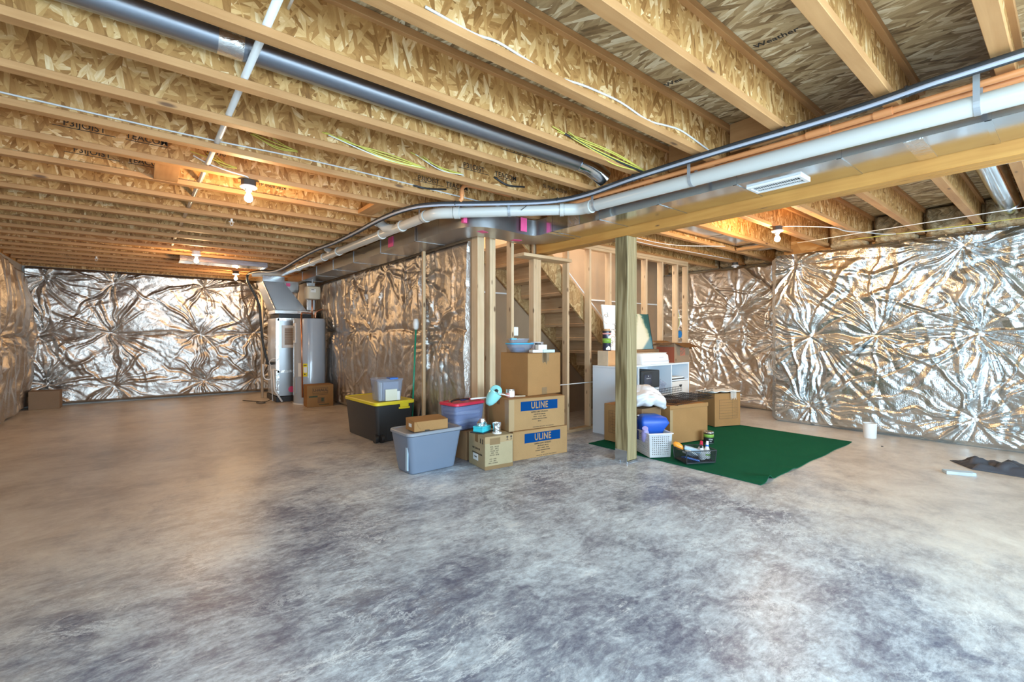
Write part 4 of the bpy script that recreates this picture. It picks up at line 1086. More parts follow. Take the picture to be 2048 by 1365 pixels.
fin(B(0, .30, -.0012, -.0002, .0, .035), 'packing_tape', M['tape'], t)
for i, s in enumerate(('ITEM :  4D1020', 'QTY :   24PCS', 'COLOR : ASST', 'SIZE :   STD', 'P/O NO : 50126')):
    text('print_small', s, .017, M['ink'], t, front(.10, .205 - i * .019), sx=.85)
for i, s in enumerate(('N.W:   4.2KG', 'G.W:   4.8KG', 'MEAS : 33X30X30')):
    text('print_small', s, .015, M['ink'], t, front(.085, .095 - i * .019), sx=.85)
def arrows(t, mk):
    for k in range(2):
        text('print_arrow', 'Y', .035, M['ink'], t, mk(k * .0), bold=.002); break
for dx in (0, .042):
    fin(B(.225 + dx, .250 + dx, -.0016, -.0006, .252, .256), 'print_symbol', M['ink'], t); fin(B(.2345 + dx, .2405 + dx, -.0016, -.0006, .257, .272), 'print_symbol', M['ink'], t)
    fin(B(.228 + dx, .247 + dx, -.0016, -.0006, .273, .288), 'print_symbol', M['ink'], t)
    fin(B(-.0016, -.0006, .03 + dx, .055 + dx, .232, .236), 'print_symbol', M['ink'], t); fin(B(-.0016, -.0006, .035 + dx, .050 + dx, .237, .275), 'print_symbol', M['ink'], t)
text('print_small', 'MAT SANTOR', .024, M['ink'], t, leftf(.17, .17), bold=.0006)
text('print_small', 'MADE IN MALAYSIA', .022, M['ink'], t, leftf(.15, .125), bold=.0006)
fin(B(-.0016, -.0004, .13, .23, .06, .12), 'shipping_label', M['paper'], t); text('print_small', 'P1496', .02, M['ink'], t, leftf(.18, .09, -.002), bold=.0005)
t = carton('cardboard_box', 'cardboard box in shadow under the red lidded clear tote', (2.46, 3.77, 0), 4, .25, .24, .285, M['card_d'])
t = carton('cardboard_box', 'cardboard moving box with dark framed print beside the water heater', (2.165, 8.245, 0), -4, .43, .30, .375, M['card'], tape=False)
for a in ((.09, .34, .235, .24), (.09, .34, .325, .33)): fin(B(a[0], a[1], -.001, -.0002, a[2], a[3]), 'print_frame', M['uh_print'], t)
for a in (.09, .335): fin(B(a, a + .005, -.001, -.0002, .24, .325), 'print_frame', M['uh_print'], t)
text('printed_word', 'U-HAUL', .065, M['uh_print'], t, front(.2175, .283), bold=.002, sx=1.0)
fin(B(.09, .34, -.001, -.0002, .205, .210), 'print_line', M['uh_print'], t); fin(B(.09, .34, -.001, -.0002, .222, .226), 'print_line', M['uh_print'], t)
fin(B(.03, .17, -.001, -.0002, .165, .19), 'print_block', M['uh_green'], t); fin(B(.17, .29, -.001, -.0002, .06, .165), 'print_block', M['card_d'], t); fin(B(.19, .36, -.0016, -.0011, .03, .042), 'print_block', M['uh_green'], t)
fin(B(.23, .27, -.0016, -.0011, .09, .15), 'print_block', M['uh_green'], t)
t = carton('cardboard_box', 'brown cardboard carton by the far corner against the foil wall', (-1.47, 10.80, 0), -2, .37, .25, .305, M['card_g'], tape=False)
t = carton('cardboard_box', 'cardboard moving box with printed list, partly behind the treated post', (4.17, 3.17, .0155), 0, .36, .30, .425, M['card'], tape=False)
def mlist(t, plane, c, w, h, n):
    """printed check-list: ruled frame with lines"""
    def q(a0, a1, b0, b1):
        if plane == 'F': fin(B(a0, a1, -.001, -.0002, b0, b1), 'print_line', M['uh_print'], t)
        else: fin(B(-.001, -.0002, a0, a1, b0, b1), 'print_line', M['uh_print'], t)
    a, b = c; q(a, a + w, b, b + .003); q(a, a + w, b + h, b + h + .003); q(a, a + .003, b, b + h); q(a + w, a + w + .003, b, b + h)
    q(a + w * .72, a + w * .72 + .002, b, b + h)
    for i in range(1, n): q(a, a + w, b + h * i / n, b + h * i / n + .0022)
    for i in range(1, 2 * n): q(a + w * .80, a + w * .95, b + h * i / (2 * n), b + h * i / (2 * n) + .002)
mlist(t, 'L', (.03, .10), .20, .25, 8)
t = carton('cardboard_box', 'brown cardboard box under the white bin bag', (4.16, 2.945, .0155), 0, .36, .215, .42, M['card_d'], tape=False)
t = carton('cardboard_box', 'big cardboard box carrying the black wire crate on the green carpet', (4.545, 2.85, .0155), -11.7, .60, .40, .425, M['card'], tape=False)
bm = bmesh.new(); box(bm, -.004, .606, -.0045, .002, .39, .432, bev=.003); fin(bm, 'folded_rim', M['card'], t)
fin(B(.0, .04, -.0012, -.0002, .0, .38), 'packing_tape', M['tape_c'], t)
t = carton('cardboard_box', 'cardboard moving box with printed list and white cloth on top at the carpet edge', (5.895, 3.035, .0155), -20.8, .425, .33, .44, M['card'], tape=False)
mlist(t, 'F', (.07, .10), .30, .25, 7)

def tote(name, lab, loc, rz, w, d, h, mb, ml, taper=.045, rim=.016, lidh=.03, clearwall=False, group=None, r=.05):
    """centre based tapered bin with a lid"""
    t = thing(name, lab, 'storage bin', loc, R(rz), group)
    bm = bmesh.new()
    rs = [rrect(w - 2 * taper - .02, d - 2 * taper - .02, r * .8, 0, 5), rrect(w - 2 * taper, d - 2 * taper, r, .008, 5), rrect(w - .4 * taper, d - .4 * taper, r, h - .06, 5), rrect(w - .3 * taper, d - .3 * taper, r, h - lidh - .004, 5)]
    if clearwall:
        th = .003
        rs += [rrect(w - .3 * taper - 2 * th, d - .3 * taper - 2 * th, r, h - lidh - .004, 5), rrect(w - 2 * taper - 2 * th, d - 2 * taper - 2 * th, r, .010, 5)]
    rings(bm, rs); fin(bm, 'bin_body', mb, t, True, auto=40)
    bm = bmesh.new()
    rings(bm, [rrect(w, d, r * 1.1, h - lidh, 5), rrect(w + .012, d + .012, r * 1.15, h - lidh + .004, 5), rrect(w + .012, d + .012, r * 1.15, h - .008, 5), rrect(w, d, r * 1.1, h, 5), rrect(w - .035, d - .035, r, h, 5), rrect(w - .05, d - .05, r * .9, h - .008, 5)])
    fin(bm, 'lid', ml, t, True, auto=35)
    return t
# slate blue tote
t = tote('storage_tote', 'slate blue plastic tote with a grey lid standing nearest on the concrete', (2.055, 3.822, 0), 1.5, .565, .385, .375, M['grey_tote'], M['grey_lid'], taper=.05)
fin(B(-.001 - .262, -.258 + .004, -.13, -.13 + .035, .04, .33, M=Matrix.Rotation(R(0), 4, 'Z')), 'blue_tape', M['ltblue'], t)
# small mailer box
t = thing('mailer_box', 'small brown fold-over mailer box lying on the grey tote lid', 'box', (1.85, 3.662, .376), R(-3))
fin(B(0, .33, 0, .19, 0, .085, bev=.003), 'box_body', M['card'], t)
bm = bmesh.new(); rings(bm, [[(0.0, .0, .086), (.33, .0, .086), (.33, .19, .086), (0, .19, .086)], [(.0, .002, .089), (.33, .002, .089), (.33, .19, .105), (.0, .19, .105)]]); fin(bm, 'box_lid', M['card'], t)
bm = bmesh.new(); prism(bm, [(.02, .088), (.325, .088), (.325, .04), (.318, .022), (.30, .012), (.09, .012), (.06, .02), (.035, .045)], -.004, -.0006); fin(bm, 'front_flap', M['card'], t)
fin(B(-.0012, -.0002, .06, .12, .035, .065), 'white_label', M['paper'], t); fin(B(.10, .145, -.0052, -.0042, .0, .012), 'print_symbol', M['ink'], t)
# black tote with yellow lid
t = tote('storage_tote', 'black wheeled tote with a bright yellow lid near the foil wall', (2.265, 5.44, 0), 3, .50, .90, .465, M['blk_tote'], M['yel'], taper=.04, lidh=.04, r=.045)
bm = bmesh.new()
for i in range(5): x = -.19 + i * .09; box(bm, x, x + .035, -.425, -.422, .03, .40)
fin(bm, 'rib', M['blk_tote'], t)
fin(B(.03, .17, -.470, -.452, .37, .392, bev=.003), 'latch', M['yel'], t); fin(B(.045, .155, -.466, -.455, .392, .44, bev=.003), 'latch', M['yel'], t)
for y in (-.40,): 
    w_ = fin(LA([(0, -.02), (.044, -.02), (.046, -.01), (.046, .01), (.044, .02), (0, .02)], 24, M=Matrix.Translation((-.225, y, .047)) @ Matrix.Rotation(R(90), 4, 'Y')), 'wheel', M['black'], t, True, auto=35)
fin(LA([(0, -.018), (.044, -.018), (.046, -.008), (.046, .008), (.044, .018), (0, .018)], 24, M=Matrix.Translation((-.17, -.435, .047)) @ Matrix.Rotation(R(90), 4, 'Y')), 'wheel', M['black'], t, True, auto=35)
# file box
t = thing('file_box', 'clear file box with a blue handle standing on the yellow lid', 'file box', (2.25, 5.17, .466), R(-4))
bm = bmesh.new(); rings(bm, [rrect(.27, .23, .02, 0, 3), rrect(.31, .26, .02, .235, 3), rrect(.304, .254, .02, .235, 3), rrect(.264, .224, .02, .004, 3)]); fin(bm, 'box_body', M['clear'], t, True, auto=40)
bm = bmesh.new(); rings(bm, [rrect(.32, .27, .02, .236, 3), rrect(.325, .275, .02, .255, 3), rrect(.29, .24, .02, .262, 3)]); fin(bm, 'lid', M['clear'], t, True, auto=40)
fin(B(-.01, .09, -.142, -.02, .248, .268, bev=.004), 'handle', M['blue'], t)
fin(B(-.07, .115, -.085, .09, .006, .215), 'grey_folders', M['cable_grey'], t)
fin(B(-.115, -.105, -.09, .09, .006, .215), 'folder', M['paper_y'], t); fin(B(-.10, -.085, -.09, .09, .006, .21), 'folder', M['paper'], t)
bm = bmesh.new(); box(bm, -.06, .08, -.135, -.132, .004, .135); fin(bm, 'paper_sheet', M['paper_y'], t); fin(B(.075, .115, -.133, -.130, .004, .11), 'paper_sheet', M['paper'], t)
# red lidded clear tote
t = tote('storage_tote', 'clear tote with a bright red lid, wedged between blue banded boxes and grey tote', (2.535, 3.955, .287), 9, .40, .27, .275, M['clear_b'], M['red'], taper=.02, lidh=.03, clearwall=True, r=.04)
rs = random.Random(3)
for i in range(5):
    z = .015 + i * .042
    bm = bmesh.new(); rings(bm, [rrect(.30, .19, .03, z, 3), rrect(.335, .215, .03, z + .012, 3), rrect(.33, .21, .03, z + .036, 3)])
    o = fin(bm, 'folded_cloth', M['paper' if i in (1, 3) else ('navy' if i == 0 else 'cable_grey')], t, True); o.rotation_euler = (R(rs.uniform(-4, 4)), R(rs.uniform(-5, 5)), 0)
# things on the red lid: belt / tool
t = thing('hand_tool', 'dark metal hand tool lying across the red lid', 'tool', (2.47, 3.93, .572), R(15))
fin(T(cat([(-.12, -.02, .004), (-.05, 0, .012), (.04, -.02, .010), (.12, -.035, .006)], 5), .009, 8), 'tool_shaft', M['wire'], t, True)
fin(T(cat([(-.12, .01, .006), (-.02, .015, .012), (.05, .04, .01)], 5), .010, 8), 'tool_arm', M['card_d'], t, True)
fin(B(.0, .07, -.055, -.02, .0, .012, bev=.004), 'blue_grip', M['navy'], t)
# teal desk lamp lying down
t = thing('desk_lamp', 'turquoise desk lamp lying across the red lid and the upper blue banded box', 'lamp', (2.62, 3.66, .60))
Ms = Matrix.Translation((-.045, -.17, .040)) @ Vector((.42, -.30, .80)).to_track_quat('Z', 'Y').to_matrix().to_4x4()
fin(LA([(0, -.085), (.022, -.082), (.040, -.060), (.056, -.02), (.064, .03), (.066, .055), (.063, .055), (.060, .03), (.050, -.02), (.034, -.056), (0, -.072)], 28, M=Ms), 'lamp_shade', M['teal'], t, True, auto=60)
fin(T(cat([(-.19, -.01, .02), (-.12, -.06, .03), (-.05, -.10, .035), (.0, -.14, .045)], 5), .008, 10), 'gooseneck', M['white'], t, True)
Ms = Matrix.Translation((.145, .03, .066)) @ Matrix.Rotation(R(-28), 4, 'Z') @ Matrix.Rotation(R(80), 4, 'X')
fin(LA([(0, -.010), (.055, -.010), (.063, -.002), (.060, .012), (.035, .026), (0, .030)], 28, M=Ms), 'lamp_base', M['teal'], t, True, auto=40)
fin(LA([(0, .030), (.020, .032), (.018, .045), (0, .046)], 16, M=Ms), 'switch', M['black'], t, True)
fin(T(cat([(.0, -.14, .05), (.10, -.11, .055), (.20, -.08, .03), (.26, -.06, .02)], 5), .006, 8), 'gooseneck', M['white'], t, True)
t = thing('candle_tin', 'small tin with pink and white label on the upper blue banded box', 'tin', (2.885, 3.61, .603))
fin(LA([(0, 0), (.044, 0), (.045, .003), (.045, .072), (.043, .076), (0, .076)], 28), 'tin_body', M['tin'], t, True, auto=40)
fin(LA([(0.0452, .006), (.0456, .006), (.0456, .05), (.0452, .05)], 28, cap0=False, cap1=False), 'pink_label', M['pinkcan'], t, True)
bm = bmesh.new()
prof = []
for i in range(9):
    a = R(-135 + 9 * i); prof.append([(math.cos(a) * q, math.sin(a) * q, z) for q, z in ((.0458, .01), (.0464, .01), (.0464, .066), (.0458, .066))])
rings(bm, prof); fin(bm, 'white_label', M['paper'], t)
fin(LA([(0, .0765), (.047, .0765), (.047, .084), (0, .086)], 28), 'lid', M['tin'], t, True, auto=40)
fin(T([(2.93 , 3.60, .610), (3.03, 3.545, .612)], .006, 8), 'paint_brush', M['ply'])
tag(bpy.data.objects['paint_brush'], 'short pale wooden stick lying beside the pink labelled tin', 'stick', kind='thing')
# on the pale small box
t = thing('gift_box', 'turquoise flat box with a glittering silver figure on top', 'box', (2.53, 3.60, .3035), R(22))
fin(B(-.095, .095, -.075, .075, 0, .008, bev=.002), 'dark_tray', M['black'], t); fin(B(-.072, .072, -.055, .055, .0085, .046, bev=.003), 'box_body', M['tealbox'], t)
fin(B(-.074, .074, -.057, .057, .046, .060, bev=.003), 'lid', M['tealbox'], t)
bm = bmesh.new(); lathe(bm, [(0, .0605), (.03, .061), (.016, .075), (.035, .10), (.030, .125), (.012, .130), (0, .13)], 9); fin(bm, 'silver_figure', M['glit'], t)
bm = bmesh.new(); lathe(bm, [(0, .0605), (.02, .061), (.024, .085), (.0, .105)], 7, (.04, -.01, 0)); lathe(bm, [(0, .0605), (.02, .061), (.028, .09), (.0, .12)], 7, (-.035, .01, 0)); fin(bm, 'silver_bow', M['glit'], t)
t = thing('glitter_holder', 'silver glitter cup with white foot on the pale small box', 'ornament', (2.60, 3.455, .3035))
fin(LA([(0, 0), (.044, 0), (.044, .010), (.036, .014), (0, .014)], 24), 'foot', M['white'], t, True, auto=40)
fin(LA([(.0, .0145), (.034, .015), (.036, .05), (.043, .10), (.039, .10), (.032, .05), (0, .03)], 12), 'cup', M['glit'], t)
# on top of the plain big box
zb_ = 1.0455
t = thing('food_container', 'clear oblong container with bright blue lid rim on the plain big box', 'container', (3.20, 3.84, zb_), R(-12))
bm = bmesh.new(); rings(bm, [rrect(.19, .13, .05, 0, 5), rrect(.26, .18, .06, .055, 5), rrect(.28, .20, .06, .085, 5), rrect(.274, .194, .06, .085, 5), rrect(.252, .172, .06, .055, 5), rrect(.184, .124, .05, .003, 5)]); fin(bm, 'bowl', M['clear'], t, True, auto=50)
bm = bmesh.new(); rings(bm, [rrect(.285, .205, .06, .086, 5), rrect(.295, .215, .065, .090, 5), rrect(.290, .210, .06, .100, 5), rrect(.24, .16, .05, .100, 5)]); fin(bm, 'lid', M['cyan'], t, True, auto=50)
fin(B(-.07, .05, -.04, .04, .006, .05, bev=.01), 'dark_contents', M['navy'], t)
t = thing('food_container', 'shallow clear container with blue clip on top of the blue rimmed one', 'container', (3.20, 3.86, zb_ + .101), R(-18))
bm = bmesh.new(); rings(bm, [rrect(.17, .11, .02, 0, 3), rrect(.20, .13, .02, .038, 3)]); fin(bm, 'bowl', M['clear'], t, True, auto=50)
bm = bmesh.new(); rings(bm, [rrect(.215, .145, .02, .039, 3), rrect(.215, .145, .02, .048, 3)]); fin(bm, 'lid', M['clear'], t, True, auto=50)
fin(B(-.112, -.05, -.078, -.03, .036, .052, bev=.003), 'clip', M['cyan'], t)
def sbox(lab, loc, rz, w, d, h, m, name='small_box', catg='box'):
    o = fin(B(-w / 2, w / 2, -d / 2, d / 2, 0, h, bev=.0015), name, M[m]); o.location = loc; o.rotation_euler = (0, 0, R(rz)); tag(o, lab, catg, kind='thing'); return o
sbox('white small carton standing on the flat boxes on the plain big box', (3.315, 3.62, zb_ + .032), -15, .10, .08, .052, 'paper')
sbox('flat white box lying at the front edge of the plain big box', (3.25, 3.63, zb_ + .001), -14, .12, .09, .030, 'paper')
sbox('flat pale blue box lying beside the flat white one', (3.385, 3.60, zb_ + .001), -14, .14, .09, .030, 'paper_y').data.materials[0] = plain('pale_aqua', (.55, .76, .80), .4)
t = thing('dark_jar', 'small dark round jar behind the white small carton', 'jar', (3.36, 3.72, zb_))
fin(LA([(0, 0), (.035, 0), (.037, .07), (.03, .08), (0, .08)], 20), 'jar_body', M['dkbottle'], t, True, auto=40); fin(LA([(0, .081), (.033, .081), (.033, .098), (0, .099)], 20), 'lid', M['black'], t, True, auto=40)
t = thing('glass_dish', 'upright clear glass dish leaning at the back of the plain big box', 'dish', (3.47, 3.86, zb_ + .0))
fin(LA([(0, 0), (.05, 0), (.075, .05), (.078, .11), (.074, .11), (.071, .05), (.046, .004), (0, .004)], 24), 'dish_body', M['glass'], t, True, auto=50)
# outlet boxes on studs
t = thing('outlet_box', 'white outlet box nailed to a stud above the plain big box', 'outlet box', (3.306, 4.045, 1.225)); fin(B(-.03, .03, -.02, .05, 0, .10, bev=.004), 'box_shell', M['white'], t); fin(B(-.022, .022, -.0215, -.0205, .012, .088), 'opening', M['paper'], t)
t = thing('outlet_box', 'white outlet box on the stud beside the teal painting', 'outlet box', (5.866, 4.04, 1.15)); fin(B(-.03, .03, -.02, .06, 0, .10, bev=.004), 'box_shell', M['white'], t); fin(B(-.022, .022, -.0215, -.0205, .012, .088), 'opening', M['paper'], t)
t = thing('outlet_box', 'round blue outlet box with cables on the stud over the open carton', 'outlet box', (6.73, 4.08, 1.25))
fin(LA([(0, -.04), (.055, -.04), (.058, -.03), (.058, .04), (0, .04)], 20, M=Matrix.Rotation(R(90), 4, 'X')), 'box_shell', M['bluebox'], t, True, auto=40)
bm = bmesh.new(); 
for q in (-.04, -.013, .014): box(bm, q, q + .012, -.046, -.041, -.05, .05)
fin(bm, 'rib', M['bluebox'], t)
fin(T(cat([(.0, .0, .055), (.03, -.02, .18), (-.01, -.03, .33), (-.05, -.03, .42)], 6), .005, 7), 'cable', M['cable_white'], t, True)
fin(T(cat([(-.02, .0, .055), (.01, -.02, .18), (-.03, -.03, .31), (-.06, -.03, .40)], 6), .005, 7), 'cable', M['cable_yellow'], t, True)

# ------------------------------------------------------------------ white cabinet and what stands on it
X0, X1, Y0, Y1, CH = 4.445, 6.06, 3.495, 3.885, .85
t = thing('media_cabinet', 'long low white cabinet with open compartments behind the treated post', 'cabinet', (X0, Y0, 0))
w = X1 - X0; d = Y1 - Y0; th = .018
fin(B(0, w, 0, d, CH - .022, CH, bev=.002), 'top_board', M['melamine'], t)
fin(B(0, th, .002, d, 0, CH - .023, bev=.002), 'side_panel', M['melamine'], t)
fin(B(w - th, w, .002, d, 0, CH - .023, bev=.002), 'side_panel', M['melamine'], t)
fin(B(w + .0005, w + .022, .004, d, .0, CH - .001, bev=.002), 'bare_edge_board', M['chip'], t)
fin(B(th, w - th, d - .008, d - .001, .05, CH - .023), 'back_panel', M['melamine'], t)
fin(B(th, w - th, .01, d - .009, .05, .068), 'bottom_shelf', M['melamine'], t)
for x in (.425, 1.165): fin(B(x, x + th, .004, d - .009, .069, CH - .023, bev=.001), 'divider', M['melamine'], t)
fin(B(.425 + th, 1.165, .006, d - .009, .42, .438, bev=.001), 'shelf', M['melamine'], t)
fin(B(th, .425, .006, d - .009, .50, .518, bev=.001), 'shelf', M['cream'], t)
fin(B(1.165 + th, w - th, .006, d - .009, .60, .618, bev=.001), 'shelf', M['melamine'], t)
dr = fin(B(1.165 + th + .003, w - th - .003, .0, .30, .40, .594, bev=.003), 'drawer', M['cream'], t)
bm = bmesh.new(); lathe(bm, [(0, -.002), (.036, -.002), (.036, .0), (0, 0)], 20, M=Matrix.Translation((1.39, -.001, .545)) @ Matrix.Rotation(R(90), 4, 'X'))
bmesh.ops.bisect_plane(bm, geom=bm.verts[:] + bm.edges[:] + bm.faces[:], plane_co=(0, 0, .545), plane_no=(0, 0, 1), clear_outer=True)
bmesh.ops.holes_fill(bm, edges=[e for e in bm.edges if e.is_boundary]); fin(bm, 'cutout_pull', M['black'], dr)
fin(B(1.165 + th + .003, w - th - .003, .0, .30, .20, .394, bev=.003), 'drawer', M['cream'], t)
t = thing('paper_stack', 'dark and white papers lying in the small cubby above the cabinet drawer', 'papers', (X0 + 1.2, Y0 + .03, .619))
fin(B(0, .34, 0, .25, 0, .012), 'dark_folder', M['black'], t); fin(B(.02, .33, .01, .26, .0125, .03), 'paper_sheets', M['paper'], t)
t = thing('inkjet_printer', 'black box printer standing inside the middle compartment of the white cabinet', 'printer', (X0 + .455, Y0 - .02, .55))
fin(B(0, .40, 0, .34, 0, .225, bev=.012, seg=2), 'printer_body', M['black'], t)
fin(B(.02, .23, -.006, -.001, .03, .20, bev=.002), 'front_frame', M['wire'], t); fin(B(.045, .205, -.0085, -.0065, .055, .175), 'opening', M['dkbottle'], t)
for i, (x, z) in enumerate(((.10, .12), (.13, .12), (.16, .12), (.13, .15))): fin(B(x, x + .012, -.0105, -.009, z, z + .012), 'light_button', M['paper'], t)
t = thing('storage_crate', 'pale low box under the black printer on the cabinet shelf', 'box', (X0 + .45, Y0 - .0, .439)); fin(B(0, .42, .0, .33, 0, .108, bev=.006), 'box_body', M['melamine'], t)
bm = bmesh.new(); rs = random.Random(9)
bmesh.ops.create_icosphere(bm, subdivisions=3, radius=1)
for v in bm.verts:
    n_ = .8 + .4 * rs.random(); v.co = Vector((v.co.x * .10 * n_, v.co.y * .10 * n_, max(0, (v.co.z + 1) * .085 * n_)))
o = fin(bm, 'plastic_bag', M['clear'], smooth=False); o.location = (X0 + 1.03, Y0 + .12, .439); tag(o, 'crumpled clear plastic bag beside the black printer in the cabinet', 'plastic bag', kind='thing')

t = thing('wooden_box', 'small wooden box, pale side and orange front, at the cabinet end under the jar', 'box', (4.50, 3.68, CH + .001)); fin(B(0, .26, 0, .17, 0, .185, bev=.003), 'box_body', M['orangewood'], t); fin(B(-.0025, -.0002, .002, .168, .002, .183), 'side_board', M['ply'], t)
t = thing('storage_jar', 'tall glass jar with cork lid and green band on the small wooden box', 'jar', (4.575, 3.765, CH + .187))
fin(LA([(0, 0), (.050, 0), (.053, .006), (.053, .235), (0, .235)], 26), 'jar_body', M['dkbottle'], t, True, auto=40)
fin(LA([(.0532, .095), (.0538, .095), (.0538, .155), (.0532, .155)], 26, cap0=False, cap1=False), 'green_band', M['glab'], t, True)
fin(LA([(.0532, .205), (.0538, .205), (.0538, .225), (.0532, .225)], 26, cap0=False, cap1=False), 'orange_band', M['pinkcan'], t, True)
for z, a in ((.012, -150), (.155, -120)):
    prof = []
    for i in range(8):
        q = R(a + 9 * i); prof.append([(math.cos(q) * k_, math.sin(q) * k_, zz) for k_, zz in ((.0535, z), (.0542, z), (.0542, z + .05 - .03 * abs(i - 4) / 4), (.0535, z + .05 - .03 * abs(i - 4) / 4))])
    bm = bmesh.new(); rings(bm, prof); fin(bm, 'white_shape', M['paper'], t)
fin(LA([(0, .236), (.058, .236), (.058, .25), (0, .25)], 26), 'black_collar', M['black'], t, True, auto=40); fin(LA([(0, .2505), (.04, .2505), (.042, .275), (0, .276)], 26), 'cork_lid', M['orangewood'], t, True, auto=40)
# leaning canvases
t = thing('line_canvas', 'white canvas with loose black line drawing leaning on the studs behind the jar', 'canvas', (4.93, 3.83, CH + .002)); t.rotation_euler = (R(-10), 0, 0)
fin(B(-.21, .21, 0, .02, 0, .80, bev=.002), 'canvas', M['paper'], t)
rs = random.Random(12)
for i in range(15):
    px, pz = rs.uniform(-.17, .12), rs.uniform(.08, .72); a0 = rs.uniform(0, 6); rr_ = rs.uniform(.025, .06)
    pts = [(px + math.cos(a0 + q * .6) * rr_ * (1 + .08 * q), -.0012, pz + math.sin(a0 + q * .6) * rr_ * 1.3) for q in range(8)]
    fin(T(cat(pts, 3), .0022, 4), 'drawn_line', M['orangewood' if i % 3 else 'ink'], t)
t = thing('flat_carton', 'flat brown box lying behind the white printer under the painting', 'box', (5.02, 3.735, CH + .001)); fin(B(0, .66, 0, .14, 0, .185, bev=.004), 'box_body', M['card_d'], t)
t = thing('abstract_canvas', 'dark teal canvas painting with pale rising shape leaning beside the treated post', 'painting', (5.38, 3.78, CH + .188)); t.rotation_euler = (R(-10), 0, 0)
fin(B(-.225, .225, 0, .02, 0, .50, bev=.002), 'canvas', M['painting'], t); fin(B(.2255, .236, .0, .022, .0, .505), 'dark_edge', M['black'], t)
t = thing('white_printer', 'white low printer with rounded corners on top of the white cabinet', 'printer', (4.96, 3.50, CH + .001))
bm = bmesh.new(); rings(bm, [rrect(.62, .22, .03, 0, 4, .31, .11), rrect(.62, .22, .04, .03, 4, .31, .11), rrect(.615, .215, .045, .11, 4, .31, .115), rrect(.58, .18, .04, .142, 4, .31, .125)])
fin(bm, 'printer_body', M['white'], t, True, auto=45); fin(B(.01, .60, -.0035, -.0005, .034, .038), 'seam_line', M['cable_grey'], t); fin(B(.36, .46, -.0045, -.0035, .085, .089), 'badge', M['cable_grey'], t)
fin(B(.04, .585, .02, .2, .1425, .148, bev=.003), 'top_tray', M['cream'], t)
# open carton
t = thing('open_carton', 'open cardboard carton with flaps out and an orange square print, cabinet end', 'box', (5.735, 3.53, CH + .001), R(-2))
bw, bd, bh = .36, .29, .27; tk = .005
for nm, a in (('box_wall', (0, bw, 0, tk, 0, bh)), ('box_wall', (0, bw, bd - tk, bd, 0, bh)), ('box_wall', (0, tk, tk + .0005, bd - tk - .0005, 0, bh)), ('box_wall', (bw - tk, bw, tk + .0005, bd - tk - .0005, 0, bh)), ('box_bottom', (tk + .0005, bw - tk - .0005, tk + .0005, bd - tk - .0005, 0, tk))):
    fin(B(*a), nm, M['card_g'], t)
def flap(p0, p1, out, dz, m='card'):
    bm = bmesh.new(); p0 = Vector(p0); p1 = Vector(p1); o_ = Vector(out)
    q = [p0, p1, p1 + o_ * 1 + Vector((0, 0, dz)) , p0 + o_ + Vector((0, 0, dz))]
    vs = [bm.verts.new(v) for v in q]; f = bm.faces.new(vs); bmesh.ops.solidify(bm, geom=[f], thickness=.004); return fin(bm, 'box_flap', M[m], t)
flap((0, .0, bh + .002), (bw, .0, bh + .002), (.05, -.13, 0), -.06)
flap((0, bd, bh + .002), (bw, bd, bh + .002), (0, .10, 0), .03)
flap((-.0, 0, bh + .002), (-.0, bd, bh + .002), (-.16, 0, 0), -.035, 'card_g')
flap((bw, 0, bh + .002), (bw, bd, bh + .002), (.09, 0, 0), -.09)
fin(B(.14, .26, -.002, -.0003, .095, .205), 'orange_square_print', plain('faded_orange_print', (.50, .15, .08), .7), t)
text('print_letters', 'THE HOME', .028, M['card_g'], t, front(.20, .175, -.0026) @ Matrix.Rotation(R(30), 4, 'Z'), bold=.001); text('print_letters', 'DEPOT', .034, M['card_g'], t, front(.205, .14, -.0026) @ Matrix.Rotation(R(30), 4, 'Z'), bold=.001)
fin(B(-.002, -.0003, .0, bd, .0, bh * .8), 'rust_red_side_print', plain('rust_print', (.36, .09, .045), .7), t)
fin(LA([(.014, 0), (.018, 0), (.018, .001), (.014, .001)], 16, cap0=False, cap1=False, M=Matrix.Translation((.035, -.001, .035)) @ Matrix.Rotation(R(90), 4, 'X')), 'print_symbol', M['ink'], t)

# white bin bag on the brown box
bm = bmesh.new(); bmesh.ops.create_icosphere(bm, subdivisions=5, radius=1); rs = np.random.RandomState(4)
co = np.array([v.co[:] for v in bm.verts]); nz = vnoise(co[:, 0] * 3 + 20, co[:, 1] * 3 + co[:, 2] * 4 + 20, 5); n2 = vnoise(np.arctan2(co[:, 1], co[:, 0]) * 5 + 30, co[:, 2] * 2 + 9, 6)
for v, a, b in zip(bm.verts, nz, n2):
    s = .82 + .28 * a + .16 * abs(b - .5); x, y, z = v.co
    v.co = Vector((x * .25 * s, y * .20 * s, max(-.09 + (.04 * max(0, x)), z * .125 * s) + .09 + .03 * math.cos(x * 2) - max(0, x - .3) * .10))
t = thing('bin_bag', 'stuffed white plastic bag lying on the brown box beside the post', 'bag', (4.30, 3.03, .437), R(-28)); fin(bm, 'bag_body', M['bag'], t, True)
